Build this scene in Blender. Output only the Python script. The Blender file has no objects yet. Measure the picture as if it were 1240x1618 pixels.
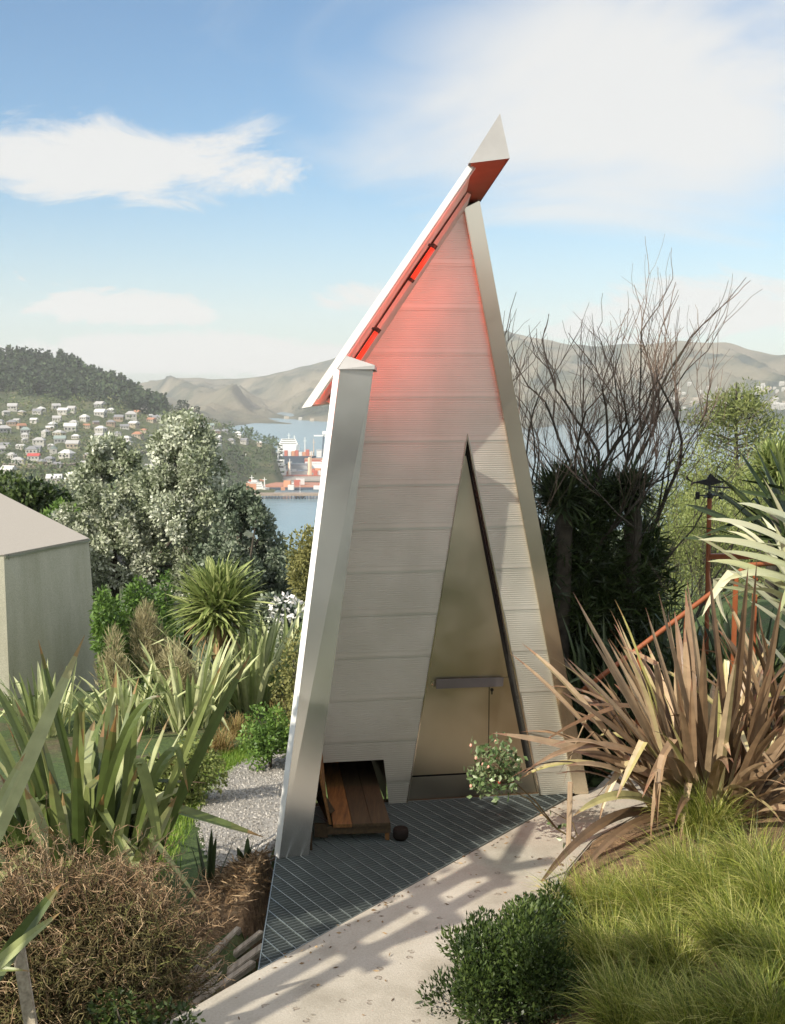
import bpy, bmesh, math, random
import numpy as np
from math import radians as R

random.seed(7)
rng = np.random.default_rng(7)
scene = bpy.context.scene
COL = scene.collection

# ------------------------------------------------------------------ camera
F, EYE = 1860.0, 4.0                       # focal length in photograph pixels, eye height above the grating
PITCH = math.atan((809 - 600) / F)
cam_data = bpy.data.cameras.new("camera")
cam_data.sensor_fit = 'VERTICAL'
cam_data.angle = 2 * math.atan(809 / F)
cam_data.clip_start = 0.05
cam_data.clip_end = 40000
cam = bpy.data.objects.new("camera", cam_data)
COL.objects.link(cam)
cam.location = (0, 0, EYE)
cam.rotation_euler = (math.pi / 2 - PITCH, 0, 0)
scene.camera = cam

# ------------------------------------------------------------------ sun, sky, exposure
SUN_ELEV = R(34)
SUN_H = np.array([-0.73, -0.685]); SUN_H = SUN_H / np.linalg.norm(SUN_H)     # horizontal direction towards the sun
SUN_DIR = np.array([SUN_H[0] * math.cos(SUN_ELEV), SUN_H[1] * math.cos(SUN_ELEV), math.sin(SUN_ELEV)])
sun_d = bpy.data.lights.new("sun", 'SUN')
sun_d.energy = 4.6
sun_d.angle = R(0.5)
sun_d.color = (1.0, 0.92, 0.78)
sun = bpy.data.objects.new("sun", sun_d)
COL.objects.link(sun)
from mathutils import Vector
sun.rotation_euler = Vector(tuple(SUN_DIR)).to_track_quat('Z', 'Y').to_euler()

world = bpy.data.worlds.new("World")
scene.world = world
world.use_nodes = True
wn, wl = world.node_tree.nodes, world.node_tree.links
wn.clear()


def wnode(t, **k):
    n = wn.new(t)
    for a, b in k.items():
        setattr(n, a, b)
    return n


def wmath(op, a, b=None, c=None, clamp=False):
    n = wn.new('ShaderNodeMath'); n.operation = op; n.use_clamp = clamp
    for i, v in enumerate((a, b, c)):
        if v is None:
            continue
        if isinstance(v, (int, float)):
            n.inputs[i].default_value = v
        else:
            wl.new(v, n.inputs[i])
    return n.outputs[0]


sky = wnode('ShaderNodeTexSky', sky_type='NISHITA')
sky.sun_disc = False
sky.sun_elevation = SUN_ELEV
sky.sun_rotation = math.atan2(SUN_H[0], SUN_H[1])
sky.air_density = 1.0
sky.dust_density = 0.5
sky.ozone_density = 1.6
tc = wnode('ShaderNodeTexCoord')
sep = wnode('ShaderNodeSeparateXYZ')
wl.new(tc.outputs['Generated'], sep.inputs[0])
yy = wmath('MAXIMUM', wmath('ABSOLUTE', sep.outputs['Y']), 0.15)
cu = wmath('DIVIDE', sep.outputs['X'], yy)
cv = wmath('DIVIDE', sep.outputs['Z'], yy)
comb = wnode('ShaderNodeCombineXYZ')
wl.new(cu, comb.inputs[0]); wl.new(wmath('MULTIPLY', cv, 2.5), comb.inputs[1])
nz = wnode('ShaderNodeTexNoise'); nz.inputs['Scale'].default_value = 7.5; nz.inputs['Detail'].default_value = 8; nz.inputs['Roughness'].default_value = 0.68
nz.inputs['Distortion'].default_value = 0.6
wl.new(comb.outputs[0], nz.inputs['Vector'])
nz2 = wnode('ShaderNodeTexNoise'); nz2.inputs['Scale'].default_value = 2.6; nz2.inputs['Detail'].default_value = 5; nz2.inputs['Roughness'].default_value = 0.55
nz2.inputs['Distortion'].default_value = 0.9
wl.new(comb.outputs[0], nz2.inputs['Vector'])


def cloud(px, py, rx, ry, gain, namp, lo, hi, noise):
    """An elliptical bank of cloud round one direction of the sky, its edge broken by noise."""
    du = wmath('DIVIDE', wmath('SUBTRACT', cu, (px - 620) / F), rx / F)
    dv = wmath('DIVIDE', wmath('SUBTRACT', cv, (600 - py) / F), ry / F)
    r2 = wmath('ADD', wmath('MULTIPLY', du, du), wmath('MULTIPLY', dv, dv))
    g = wmath('EXPONENT', wmath('MULTIPLY', r2, -1.0))
    m = wmath('ADD', wmath('MULTIPLY', g, gain), wmath('MULTIPLY', wmath('SUBTRACT', noise, 0.5), namp))
    s = wnode('ShaderNodeMapRange'); s.interpolation_type = 'SMOOTHSTEP'
    s.inputs['From Min'].default_value = lo; s.inputs['From Max'].default_value = hi
    wl.new(m, s.inputs['Value'])
    return s.outputs[0]


n1, n2 = nz.outputs['Fac'], nz2.outputs['Fac']
banks = [cloud(130, 268, 440, 80, 1.1, 2.2, 0.44, 0.95, n1),
         cloud(1020, 170, 480, 270, 1.15, 1.9, 0.28, 1.0, n2),
         cloud(800, 190, 260, 110, 0.8, 2.0, 0.40, 1.15, n2),
         cloud(215, 484, 250, 36, 1.0, 3.2, 0.45, 0.95, n1),
         cloud(330, 560, 420, 42, 1.2, 2.2, 0.42, 0.95, n1),
         cloud(1080, 500, 380, 75, 1.15, 2.4, 0.42, 1.0, n1),
         cloud(570, 475, 130, 40, .95, 3.0, 0.45, 1.0, n1)]
acc = banks[0]
for b in banks[1:]:
    acc = wmath('MAXIMUM', acc, b)
# thin bright band of moist air over the horizon
hz_ = wnode('ShaderNodeMapRange'); hz_.interpolation_type = 'SMOOTHSTEP'
hz_.inputs['From Min'].default_value = 0.20; hz_.inputs['From Max'].default_value = -0.02
hz_.inputs['To Min'].default_value = 0.0; hz_.inputs['To Max'].default_value = 0.5
wl.new(cv, hz_.inputs['Value'])
acc = wmath('MAXIMUM', wmath('MULTIPLY', acc, 0.93), hz_.outputs[0])
SKY_GAIN = 0.083
# bright cloud added behind the camera and overhead, to lift the fill light
bk_ = wnode('ShaderNodeMapRange'); bk_.interpolation_type = 'SMOOTHSTEP'
bk_.inputs['From Min'].default_value = 0.25; bk_.inputs['From Max'].default_value = -0.25
wl.new(sep.outputs['Y'], bk_.inputs['Value'])
ovh = wnode('ShaderNodeMapRange'); ovh.interpolation_type = 'SMOOTHSTEP'
ovh.inputs['From Min'].default_value = 0.55; ovh.inputs['From Max'].default_value = 0.85
wl.new(sep.outputs['Z'], ovh.inputs['Value'])
bk_m = wmath('MULTIPLY', wmath('MAXIMUM', bk_.outputs[0], ovh.outputs[0]), 0.65)
acc = wmath('MAXIMUM', acc, bk_m)
mixw = wnode('ShaderNodeMix', data_type='RGBA')
wl.new(acc, mixw.inputs['Factor'])
tint = wnode('ShaderNodeMix', data_type='RGBA', blend_type='MULTIPLY')
tint.inputs['Factor'].default_value = 1.0
wl.new(sky.outputs[0], tint.inputs[6])
tint.inputs[7].default_value = (0.79, 1.06, 1.19, 1)
wl.new(tint.outputs[2], mixw.inputs[6])
CLOUD_V = 7.3
ccol = wnode('ShaderNodeVectorMath', operation='SCALE'); ccol.inputs[0].default_value = (CLOUD_V, CLOUD_V * 0.99, CLOUD_V * 0.96)
wl.new(wmath('MULTIPLY_ADD', bk_m, 1.1, 1.0), ccol.inputs['Scale']); wl.new(ccol.outputs[0], mixw.inputs[7])
bg = wnode('ShaderNodeBackground'); bg.inputs['Strength'].default_value = SKY_GAIN
wl.new(mixw.outputs[2], bg.inputs['Color'])
wo = wnode('ShaderNodeOutputWorld')
wl.new(bg.outputs[0], wo.inputs['Surface'])

vs = scene.view_settings
vs.view_transform = 'Standard'; vs.look = 'None'; vs.gamma = 1.0; vs.use_curve_mapping = False
vs.exposure = 0.53
cy = scene.cycles
cy.max_bounces = 8; cy.diffuse_bounces = 3; cy.glossy_bounces = 3; cy.transmission_bounces = 3; cy.volume_bounces = 0
cy.transparent_max_bounces = 6
cy.sample_clamp_indirect = 6.0


# ------------------------------------------------------------------ geometry of the view (used to find real places)
def ray(px, py):
    x = (px - 620) / F; v = (809 - py) / F
    return np.array([x, math.cos(PITCH) + v * math.sin(PITCH), -math.sin(PITCH) + v * math.cos(PITCH)])


CAMP = np.array([0, 0, EYE])


def at_z(px, py, z=0.0):
    d = ray(px, py); return CAMP + d * ((z - EYE) / d[2])


def at_y(px, py, y):
    d = ray(px, py); return CAMP + d * (y / d[1])


def on_plane(px, py, P, N):
    d = ray(px, py); return CAMP + d * (np.dot(P - CAMP, N) / np.dot(d, N))


# ------------------------------------------------------------------ object helpers
def tag(o, label=None, cat=None, group=None, kind=None):
    if label: o['label'] = label
    if cat: o['category'] = cat
    if group: o['group'] = group
    if kind: o['kind'] = kind
    return o


def link(name, me, mat=None, parent=None):
    o = bpy.data.objects.new(name, me)
    COL.objects.link(o)
    if mat is not None:
        for m in (mat if isinstance(mat, (list, tuple)) else [mat]):
            me.materials.append(m)
    if parent is not None:
        o.parent = parent
    return o


def thing(name, loc, label, cat, group=None):
    o = bpy.data.objects.new(name, None)
    o.empty_display_size = 0.2
    COL.objects.link(o)
    o.location = loc
    return tag(o, label, cat, group)


class MB:
    """Collects faces; build() links them as one mesh object. Points are world points, moved into the parent's frame."""
    def __init__(s):
        s.V, s.Fc, s.n, s.val, s.tt = [], [], 0, [], []

    def add(s, V, Fc, val=None, tt=None):
        V = np.asarray(V, float).reshape(-1, 3)
        s.V.append(V)
        s.Fc.extend([tuple(i + s.n for i in f) for f in Fc])
        s.n += len(V)
        s.val.extend([0.5] * len(Fc) if val is None else list(val))
        s.tt.extend([0.0] * len(Fc) if tt is None else list(tt))
        return s

    def poly(s, pts):
        return s.add(pts, [tuple(range(len(pts)))])

    def prism(s, pts, vec):
        """pts: planar outline, extruded along vec."""
        pts = np.asarray(pts, float); n = len(pts); q = pts + np.asarray(vec, float)
        f = [tuple(range(n))[::-1], tuple(range(n, 2 * n))]
        f += [(i, (i + 1) % n, n + (i + 1) % n, n + i) for i in range(n)]
        return s.add(np.vstack([pts, q]), f)

    def box(s, c, size, rz=0.0, M=None):
        x, y, z = [v / 2 for v in size]
        P = np.array([[-x, -y, -z], [x, -y, -z], [x, y, -z], [-x, y, -z], [-x, -y, z], [x, -y, z], [x, y, z], [-x, y, z]])
        if M is None:
            cz, sz = math.cos(rz), math.sin(rz)
            M = np.array([[cz, -sz, 0], [sz, cz, 0], [0, 0, 1]])
        P = P @ np.asarray(M).T + np.asarray(c)
        return s.add(P, [(0, 3, 2, 1), (4, 5, 6, 7), (0, 1, 5, 4), (1, 2, 6, 5), (2, 3, 7, 6), (3, 0, 4, 7)])

    def bar(s, a, b, w, h, up=(0, 0, 1)):
        a = np.asarray(a, float); b = np.asarray(b, float); d = b - a; L = np.linalg.norm(d); d = d / L
        sd = np.cross(d, up); sd = sd / np.linalg.norm(sd); u = np.cross(sd, d)
        return s.box((a + b) / 2, (L, w, h), M=np.column_stack([d, sd, u]))

    def tube(s, pts, rad, sides=6, caps=True, val=0.5):
        pts = np.asarray(pts, float); n = len(pts)
        rad = np.broadcast_to(np.asarray(rad, float), (n,))
        T = np.gradient(pts, axis=0); T /= np.linalg.norm(T, axis=1)[:, None] + 1e-12
        ref = np.array([0.0, 0, 1]) if abs(T[0][2]) < 0.9 else np.array([1.0, 0, 0])
        V = []
        for i in range(n):
            a = np.cross(T[i], ref); a /= np.linalg.norm(a) + 1e-12; b = np.cross(T[i], a)
            ref = np.cross(a, T[i])
            for k in range(sides):
                t = 2 * math.pi * k / sides
                V.append(pts[i] + rad[i] * (a * math.cos(t) + b * math.sin(t)))
        Fc = []
        for i in range(n - 1):
            for k in range(sides):
                k2 = (k + 1) % sides
                Fc.append((i * sides + k, i * sides + k2, (i + 1) * sides + k2, (i + 1) * sides + k))
        if caps:
            Fc.append(tuple(range(sides))[::-1]); Fc.append(tuple((n - 1) * sides + k for k in range(sides)))
        return s.add(V, Fc, [val] * len(Fc))

    def lathe(s, c, prof, sides=24):
        V, Fc = [], []
        for r, z in prof:
            for k in range(sides):
                t = 2 * math.pi * k / sides
                V.append((c[0] + r * math.cos(t), c[1] + r * math.sin(t), c[2] + z))
        for i in range(len(prof) - 1):
            for k in range(sides):
                k2 = (k + 1) % sides
                Fc.append((i * sides + k, i * sides + k2, (i + 1) * sides + k2, (i + 1) * sides + k))
        return s.add(V, Fc)

    def build(s, name, mat, parent=None, smooth=False, bevel=0.0, fixn=True):
        V = np.vstack(s.V)
        if parent is not None:
            o0 = np.zeros(3); p = parent
            while p is not None:
                o0 = o0 + np.array(p.location); p = p.parent
            V = V - o0
        me = bpy.data.meshes.new(name)
        me.from_pydata(V.tolist(), [], s.Fc)
        a = me.attributes.new('val', 'FLOAT', 'FACE'); a.data.foreach_set('value', np.asarray(s.val, np.float32))
        a = me.attributes.new('tt', 'FLOAT', 'FACE'); a.data.foreach_set('value', np.asarray(s.tt, np.float32))
        if fixn and len(s.Fc) < 3000:
            bm = bmesh.new(); bm.from_mesh(me); bmesh.ops.recalc_face_normals(bm, faces=bm.faces)
            if bevel > 0:
                bmesh.ops.bevel(bm, geom=list(bm.edges), offset=bevel, segments=2, affect='EDGES', clamp_overlap=True)
            bm.to_mesh(me); bm.free()
        if smooth:
            me.polygons.foreach_set('use_smooth', np.ones(len(me.polygons), bool))
        me.update()
        return link(name, me, mat, parent)


# ------------------------------------------------------------------ material helpers
def new_mat(name):
    m = bpy.data.materials.new(name); m.use_nodes = True
    nt = m.node_tree; nt.nodes.clear()
    out = nt.nodes.new('ShaderNodeOutputMaterial')
    b = nt.nodes.new('ShaderNodeBsdfPrincipled')
    nt.links.new(b.outputs[0], out.inputs[0])
    return m, nt, b, out


def nnode(nt, t, ins=None, **k):
    n = nt.nodes.new(t)
    for a, v in k.items():
        setattr(n, a, v)
    for a, v in (ins or {}).items():
        n.inputs[a].default_value = v
    return n


def ramp(nt, fac, stops, interp='LINEAR'):
    r = nt.nodes.new('ShaderNodeValToRGB')
    r.color_ramp.interpolation = interp
    e = r.color_ramp.elements
    while len(e) > 1:
        e.remove(e[-1])
    e[0].position = stops[0][0]; e[0].color = (*stops[0][1], 1)
    for p, c in stops[1:]:
        k = e.new(p); k.color = (*c, 1)
    nt.links.new(fac, r.inputs[0])
    return r.outputs[0]


def noise_mat(name, stops, scale=5.0, detail=6, rough=0.8, bump=0.0, bscale=None, metallic=0.0, stretch=None, spec=0.5, rough_var=0.0, bdist=0.02):
    m, nt, b, out = new_mat(name)
    tcn = nnode(nt, 'ShaderNodeTexCoord')
    vec = tcn.outputs['Object']
    if stretch:
        mp = nnode(nt, 'ShaderNodeMapping'); mp.inputs['Scale'].default_value = stretch
        nt.links.new(vec, mp.inputs[0]); vec = mp.outputs[0]
    n = nnode(nt, 'ShaderNodeTexNoise', {'Scale': scale, 'Detail': detail, 'Roughness': 0.62})
    nt.links.new(vec, n.inputs['Vector'])
    nt.links.new(ramp(nt, n.outputs['Fac'], stops), b.inputs['Base Color'])
    b.inputs['Roughness'].default_value = rough
    b.inputs['Metallic'].default_value = metallic
    b.inputs['Specular IOR Level'].default_value = spec
    if rough_var:
        mr = nnode(nt, 'ShaderNodeMapRange', {'From Min': 0.3, 'From Max': 0.7, 'To Min': rough - rough_var, 'To Max': rough + rough_var})
        nt.links.new(n.outputs['Fac'], mr.inputs['Value']); nt.links.new(mr.outputs[0], b.inputs['Roughness'])
    if bump:
        n2_ = nnode(nt, 'ShaderNodeTexNoise', {'Scale': bscale or scale * 6, 'Detail': 4})
        nt.links.new(vec, n2_.inputs['Vector'])
        bp = nnode(nt, 'ShaderNodeBump', {'Strength': bump, 'Distance': bdist})
        nt.links.new(n2_.outputs['Fac'], bp.inputs['Height']); nt.links.new(bp.outputs[0], b.inputs['Normal'])
    return m


def leaf_mat(name, stops, rough=0.5, transl=0.25, spec=0.4, tip=None, streak=0.0):
    """Leaves: each leaf's own value picks its colour; tip = colour of the last part of a blade."""
    m, nt, b, out = new_mat(name)
    at = nnode(nt, 'ShaderNodeAttribute', attribute_name='val')
    col = ramp(nt, at.outputs['Fac'], stops)
    if tip is not None:
        at2 = nnode(nt, 'ShaderNodeAttribute', attribute_name='tt')
        mr = nnode(nt, 'ShaderNodeMapRange', {'From Min': tip[1], 'From Max': 1.0})
        nt.links.new(at2.outputs['Fac'], mr.inputs['Value'])
        mx = nnode(nt, 'ShaderNodeMix', data_type='RGBA')
        nt.links.new(mr.outputs[0], mx.inputs['Factor']); nt.links.new(col, mx.inputs[6]); mx.inputs[7].default_value = (*tip[0], 1)
        col = mx.outputs[2]
    if streak:
        tcn = nnode(nt, 'ShaderNodeTexCoord')
        n = nnode(nt, 'ShaderNodeTexNoise', {'Scale': 9.0, 'Detail': 3})
        nt.links.new(tcn.outputs['Object'], n.inputs['Vector'])
        hs = nnode(nt, 'ShaderNodeHueSaturation')
        mr = nnode(nt, 'ShaderNodeMapRange', {'From Min': 0.3, 'From Max': 0.7, 'To Min': 1 - streak, 'To Max': 1 + streak})
        nt.links.new(n.outputs['Fac'], mr.inputs['Value']); nt.links.new(mr.outputs[0], hs.inputs['Value'])
        nt.links.new(col, hs.inputs['Color']); col = hs.outputs[0]
    nt.links.new(col, b.inputs['Base Color'])
    b.inputs['Roughness'].default_value = rough
    b.inputs['Specular IOR Level'].default_value = spec
    if transl:
        t = nnode(nt, 'ShaderNodeBsdfTranslucent'); nt.links.new(col, t.inputs[0])
        ms = nnode(nt, 'ShaderNodeMixShader', {0: transl})
        nt.links.new(b.outputs[0], ms.inputs[1]); nt.links.new(t.outputs[0], ms.inputs[2]); nt.links.new(ms.outputs[0], out.inputs[0])
    return m


def flat_mat(name, col, rough=0.6, metallic=0.0, emit=None, spec=0.5):
    return_m, nt, b, out = new_mat(name)
    b.inputs['Base Color'].default_value = (*col, 1)
    b.inputs['Roughness'].default_value = rough
    b.inputs['Metallic'].default_value = metallic
    b.inputs['Specular IOR Level'].default_value = spec
    if emit:
        b.inputs['Emission Color'].default_value = (*emit[0], 1); b.inputs['Emission Strength'].default_value = emit[1]
    else:
        tcn = nnode(nt, 'ShaderNodeTexCoord')
        n = nnode(nt, 'ShaderNodeTexNoise', {'Scale': 6.0, 'Detail': 5})
        nt.links.new(tcn.outputs['Object'], n.inputs['Vector'])
        nt.links.new(ramp(nt, n.outputs['Fac'], [(0.3, tuple(c * 0.88 for c in col)), (0.7, tuple(min(1, c * 1.1) for c in col))]), b.inputs['Base Color'])
    return return_m


# ------------------------------------------------------------------ plant helpers
def unit(v):
    return v / (np.linalg.norm(v, axis=-1, keepdims=True) + 1e-9)


def add_leaves(mb, P, D, L, W, val=None, fold=0.0):
    """Diamond leaves: P base points, D directions."""
    n = len(P)
    D = unit(D); rnd = unit(rng.normal(size=(n, 3)))
    S = unit(np.cross(D, rnd)); N = np.cross(S, D)
    L = np.broadcast_to(L, (n,))[:, None]; W = np.broadcast_to(W, (n,))[:, None]
    m = P + D * L * 0.45
    V = np.stack([P, m + S * W / 2 + N * W * fold, P + D * L, m - S * W / 2 + N * W * fold], 1).reshape(-1, 3)
    Fc = [(4 * i, 4 * i + 1, 4 * i + 2, 4 * i + 3) for i in range(n)]
    mb.add(V, Fc, rng.random(n) if val is None else val)


def blob_points(blobs, n, shell=0.55):
    """Points in the outer part of a set of ellipsoids [(c, r)], with the outward direction."""
    vol = np.array([np.prod(np.atleast_1d(r) * np.ones(3)) ** (2 / 3) for c, r in blobs]); vol /= vol.sum()
    idx = rng.choice(len(blobs), n, p=vol)
    C = np.array([b[0] for b in blobs], float)[idx]; Rr = np.array([np.atleast_1d(b[1]) * np.ones(3) for b in blobs], float)[idx]
    d = unit(rng.normal(size=(n, 3)))
    r = shell + (1 - shell) * rng.random(n) ** 0.7
    return C + d * Rr * r[:, None], d, idx


def crown_blobs(c, r, k, br=(0.28, 0.45)):
    """k lumps scattered through an ellipsoid (c, r): an uneven crown."""
    out = []
    for i in range(k):
        d = unit(rng.normal(size=3)); q = rng.random() ** 0.4 * 0.78
        f = rng.uniform(*br)
        out.append((np.array(c) + d * np.array(r) * q, np.array(r) * f * rng.uniform(0.8, 1.2, 3)))
    return out


def crown_mesh(mb, blobs, n, L, W, up=0.25, shell=0.45, spread=0.9):
    P, d, idx = blob_points(blobs, n, shell)
    D = d + rng.normal(size=(n, 3)) * spread + np.array([0, 0, up])
    bv = rng.random(len(blobs))
    val = np.clip(0.45 * bv[idx] + 0.55 * rng.random(n), 0, 1)
    add_leaves(mb, P, D, L * rng.uniform(0.7, 1.3, n), W * rng.uniform(0.7, 1.3, n), val)


def add_blades(mb, base, az, el, L, W, droop, nseg=8, fold=0.15, kink=None, twist=None, prof=((0, .25, .6, .85, 1), (.55, 1, .95, .6, .02)), val=None):
    """Sword leaves / grass blades, all at once. el: start elevation; droop: bend per unit of t^2; kink: (t, amount) arrays."""
    n = len(base)
    az = np.broadcast_to(az, (n,)); el = np.broadcast_to(el, (n,)); L = np.broadcast_to(L, (n,)); W = np.broadcast_to(W, (n,)); droop = np.broadcast_to(droop, (n,))
    tw = np.zeros(n) if twist is None else twist
    pos = np.array(base, float)
    H = np.stack([np.cos(az), np.sin(az), 0 * az], 1); Z = np.array([0, 0, 1.0])
    side0 = np.stack([-np.sin(az), np.cos(az), 0 * az], 1)
    rings = []
    for i in range(nseg + 1):
        t = i / nseg
        e = el - droop * t ** 1.8
        if kink is not None:
            e = e - kink[1] * (t > kink[0])
        d = H * np.cos(e)[:, None] + Z * np.sin(e)[:, None]
        nrm = -H * np.sin(e)[:, None] + Z * np.cos(e)[:, None]
        a = tw * t
        S = side0 * np.cos(a)[:, None] + nrm * np.sin(a)[:, None]
        Nn = -side0 * np.sin(a)[:, None] + nrm * np.cos(a)[:, None]
        w = (W * np.interp(t, prof[0], prof[1]))[:, None]
        if fold:
            rings += [pos - S * w / 2, pos - Nn * w * fold, pos + S * w / 2]
        else:
            rings += [pos - S * w / 2, pos + S * w / 2]
        pos = pos + d * (L / nseg)[:, None]
    k = 3 if fold else 2
    V = np.stack(rings, 1)                                            # n, (nseg+1)*k, 3
    m = V.shape[1]
    one = [(i * k + j, i * k + j + 1, (i + 1) * k + j + 1, (i + 1) * k + j) for i in range(nseg) for j in range(k - 1)]
    tto = [(i + .5) / nseg for i in range(nseg) for j in range(k - 1)]
    Fc = [tuple(a + q * m for a in f) for q in range(n) for f in one]
    v = rng.random(n) if val is None else np.broadcast_to(val, (n,))
    half = np.array([-.05 if f[0] % k == 0 else .05 for f in one]) if fold else np.zeros(len(one))
    mb.add(V.reshape(-1, 3), Fc, np.clip(np.repeat(v, len(one)) + np.tile(half, n), 0, 1), tto * n)


def add_twigs(mb, P0, P1, r0, r1, val=None):
    """Many three-sided twigs at once."""
    n = len(P0); D = unit(P1 - P0)
    A = unit(np.cross(D, unit(rng.normal(size=(n, 3))))); B = np.cross(D, A)
    r0 = np.broadcast_to(r0, (n,))[:, None]; r1 = np.broadcast_to(r1, (n,))[:, None]
    c, s = [1, -.5, -.5], [0, .866, -.866]
    V = np.stack([P0 + r0 * (A * c[k] + B * s[k]) for k in range(3)] + [P1 + r1 * (A * c[k] + B * s[k]) for k in range(3)], 1).reshape(-1, 3)
    Fc = [(6 * i + k, 6 * i + (k + 1) % 3, 6 * i + 3 + (k + 1) % 3, 6 * i + 3 + k) for i in range(n) for k in range(3)]
    v = rng.random(n) if val is None else np.broadcast_to(val, (n,))
    mb.add(V, Fc, np.repeat(v, 3))


# ------------------------------------------------------------------ the lie of the land near the pavilion
GR = [at_z(408, 1533)[:2], at_z(900, 1258)[:2]]                      # the long edge of the grating
SEA = -93.0


def sstep(a, b, x):
    t = np.clip((x - a) / (b - a), 0, 1); return t * t * (3 - 2 * t)


def wob(x, y):
    return (np.sin(x * 1.3 + 0.7) * np.cos(y * 1.1 + 0.3) + 0.5 * np.sin(x * 2.9 + y * 2.3) + 0.35 * np.sin(5.1 * x - 4.3 * y))


def ground_z(x, y):
    x = np.asarray(x, float); y = np.asarray(y, float)
    base = np.interp(y, [-40, -6, 0, 10, 13, 21, 35, 60, 120, 250, 500, 700, 900, 3000], [5, 1, -.02, -.06, -.5, -1.6, -4.6, -11, -30, -60, -88, -94, -96, -98])
    right = np.clip((x - 2.4) * 0.42, 0, 1.6) * sstep(4, 9, y) + np.clip((x - 6) * 0.16, 0, 4.5) * sstep(15, 40, y) * (1 - sstep(90, 300, y))
    left = -0.42 * sstep(0.0, 1.0, (-0.85 - x) + (y - 7.6) * 0.10) * (1 - sstep(14, 30, y)) * sstep(6.0, 8.0, y)
    # the pit the grating spans
    e = GR[1] - GR[0]; e = e / np.linalg.norm(e); nrm = np.array([-e[1], e[0]])
    dd = (x - GR[0][0]) * nrm[0] + (y - GR[0][1]) * nrm[1]
    pit = -0.9 * sstep(-0.02, 0.12, dd) * sstep(-1.25, -0.95, x) * (1 - sstep(1.9, 2.2, x)) * (1 - sstep(13.0, 15.0, y))
    w = wob(x * .8, y * .8) * 0.03 * np.clip((np.abs(y) + 4) / 14, 0.3, 6) * (1 - sstep(200, 800, y))
    path = (1 - sstep(0, 0.25, dd)) * sstep(-2.2, -1.2, x) * (1 - sstep(1.5, 2.3, x)) * (1 - sstep(12, 14, y))
    out = base + right + np.minimum(left, pit) + w * (1 - path) - 0.03 * path
    return out


def gz(x, y):
    return float(ground_z(x, y))


def gpt(px, py, y0=5.0, y1=120.0):
    """Where the sight line through a photograph pixel meets the ground."""
    lo, prev = None, None
    for y in np.concatenate([np.arange(y0, 30, 0.1), np.arange(30, y1, 0.5)]):
        p = at_y(px, py, y)
        if p[2] < gz(p[0], p[1]):
            return np.array([p[0], p[1], gz(p[0], p[1])])
    return at_y(px, py, y1)


# ------------------------------------------------------------------ materials
def ground_material():
    m, nt, b, out = new_mat("soil and rough grass")
    tcn = nnode(nt, 'ShaderNodeTexCoord'); vec = tcn.outputs['Object']
    n = nnode(nt, 'ShaderNodeTexNoise', {'Scale': 0.9, 'Detail': 8, 'Roughness': 0.65}); nt.links.new(vec, n.inputs['Vector'])
    n2_ = nnode(nt, 'ShaderNodeTexNoise', {'Scale': 14.0, 'Detail': 6, 'Roughness': 0.7}); nt.links.new(vec, n2_.inputs['Vector'])
    c1 = ramp(nt, n2_.outputs['Fac'], [(0.3, (.05, .035, .02)), (0.5, (.11, .08, .045)), (0.7, (.2, .15, .09))])
    c2 = ramp(nt, n2_.outputs['Fac'], [(0.3, (.03, .05, .012)), (0.6, (.07, .11, .025)), (0.8, (.16, .17, .06))])
    f = ramp(nt, n.outputs['Fac'], [(0.34, (0, 0, 0)), (0.48, (1, 1, 1))])
    mx = nnode(nt, 'ShaderNodeMix', data_type='RGBA'); nt.links.new(f, mx.inputs['Factor']); nt.links.new(c1, mx.inputs[6]); nt.links.new(c2, mx.inputs[7])
    nt.links.new(mx.outputs[2], b.inputs['Base Color']); b.inputs['Roughness'].default_value = 0.95
    bp = nnode(nt, 'ShaderNodeBump', {'Strength': 0.8, 'Distance': 0.05}); nt.links.new(n2_.outputs['Fac'], bp.inputs['Height']); nt.links.new(bp.outputs[0], b.inputs['Normal'])
    return m


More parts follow.
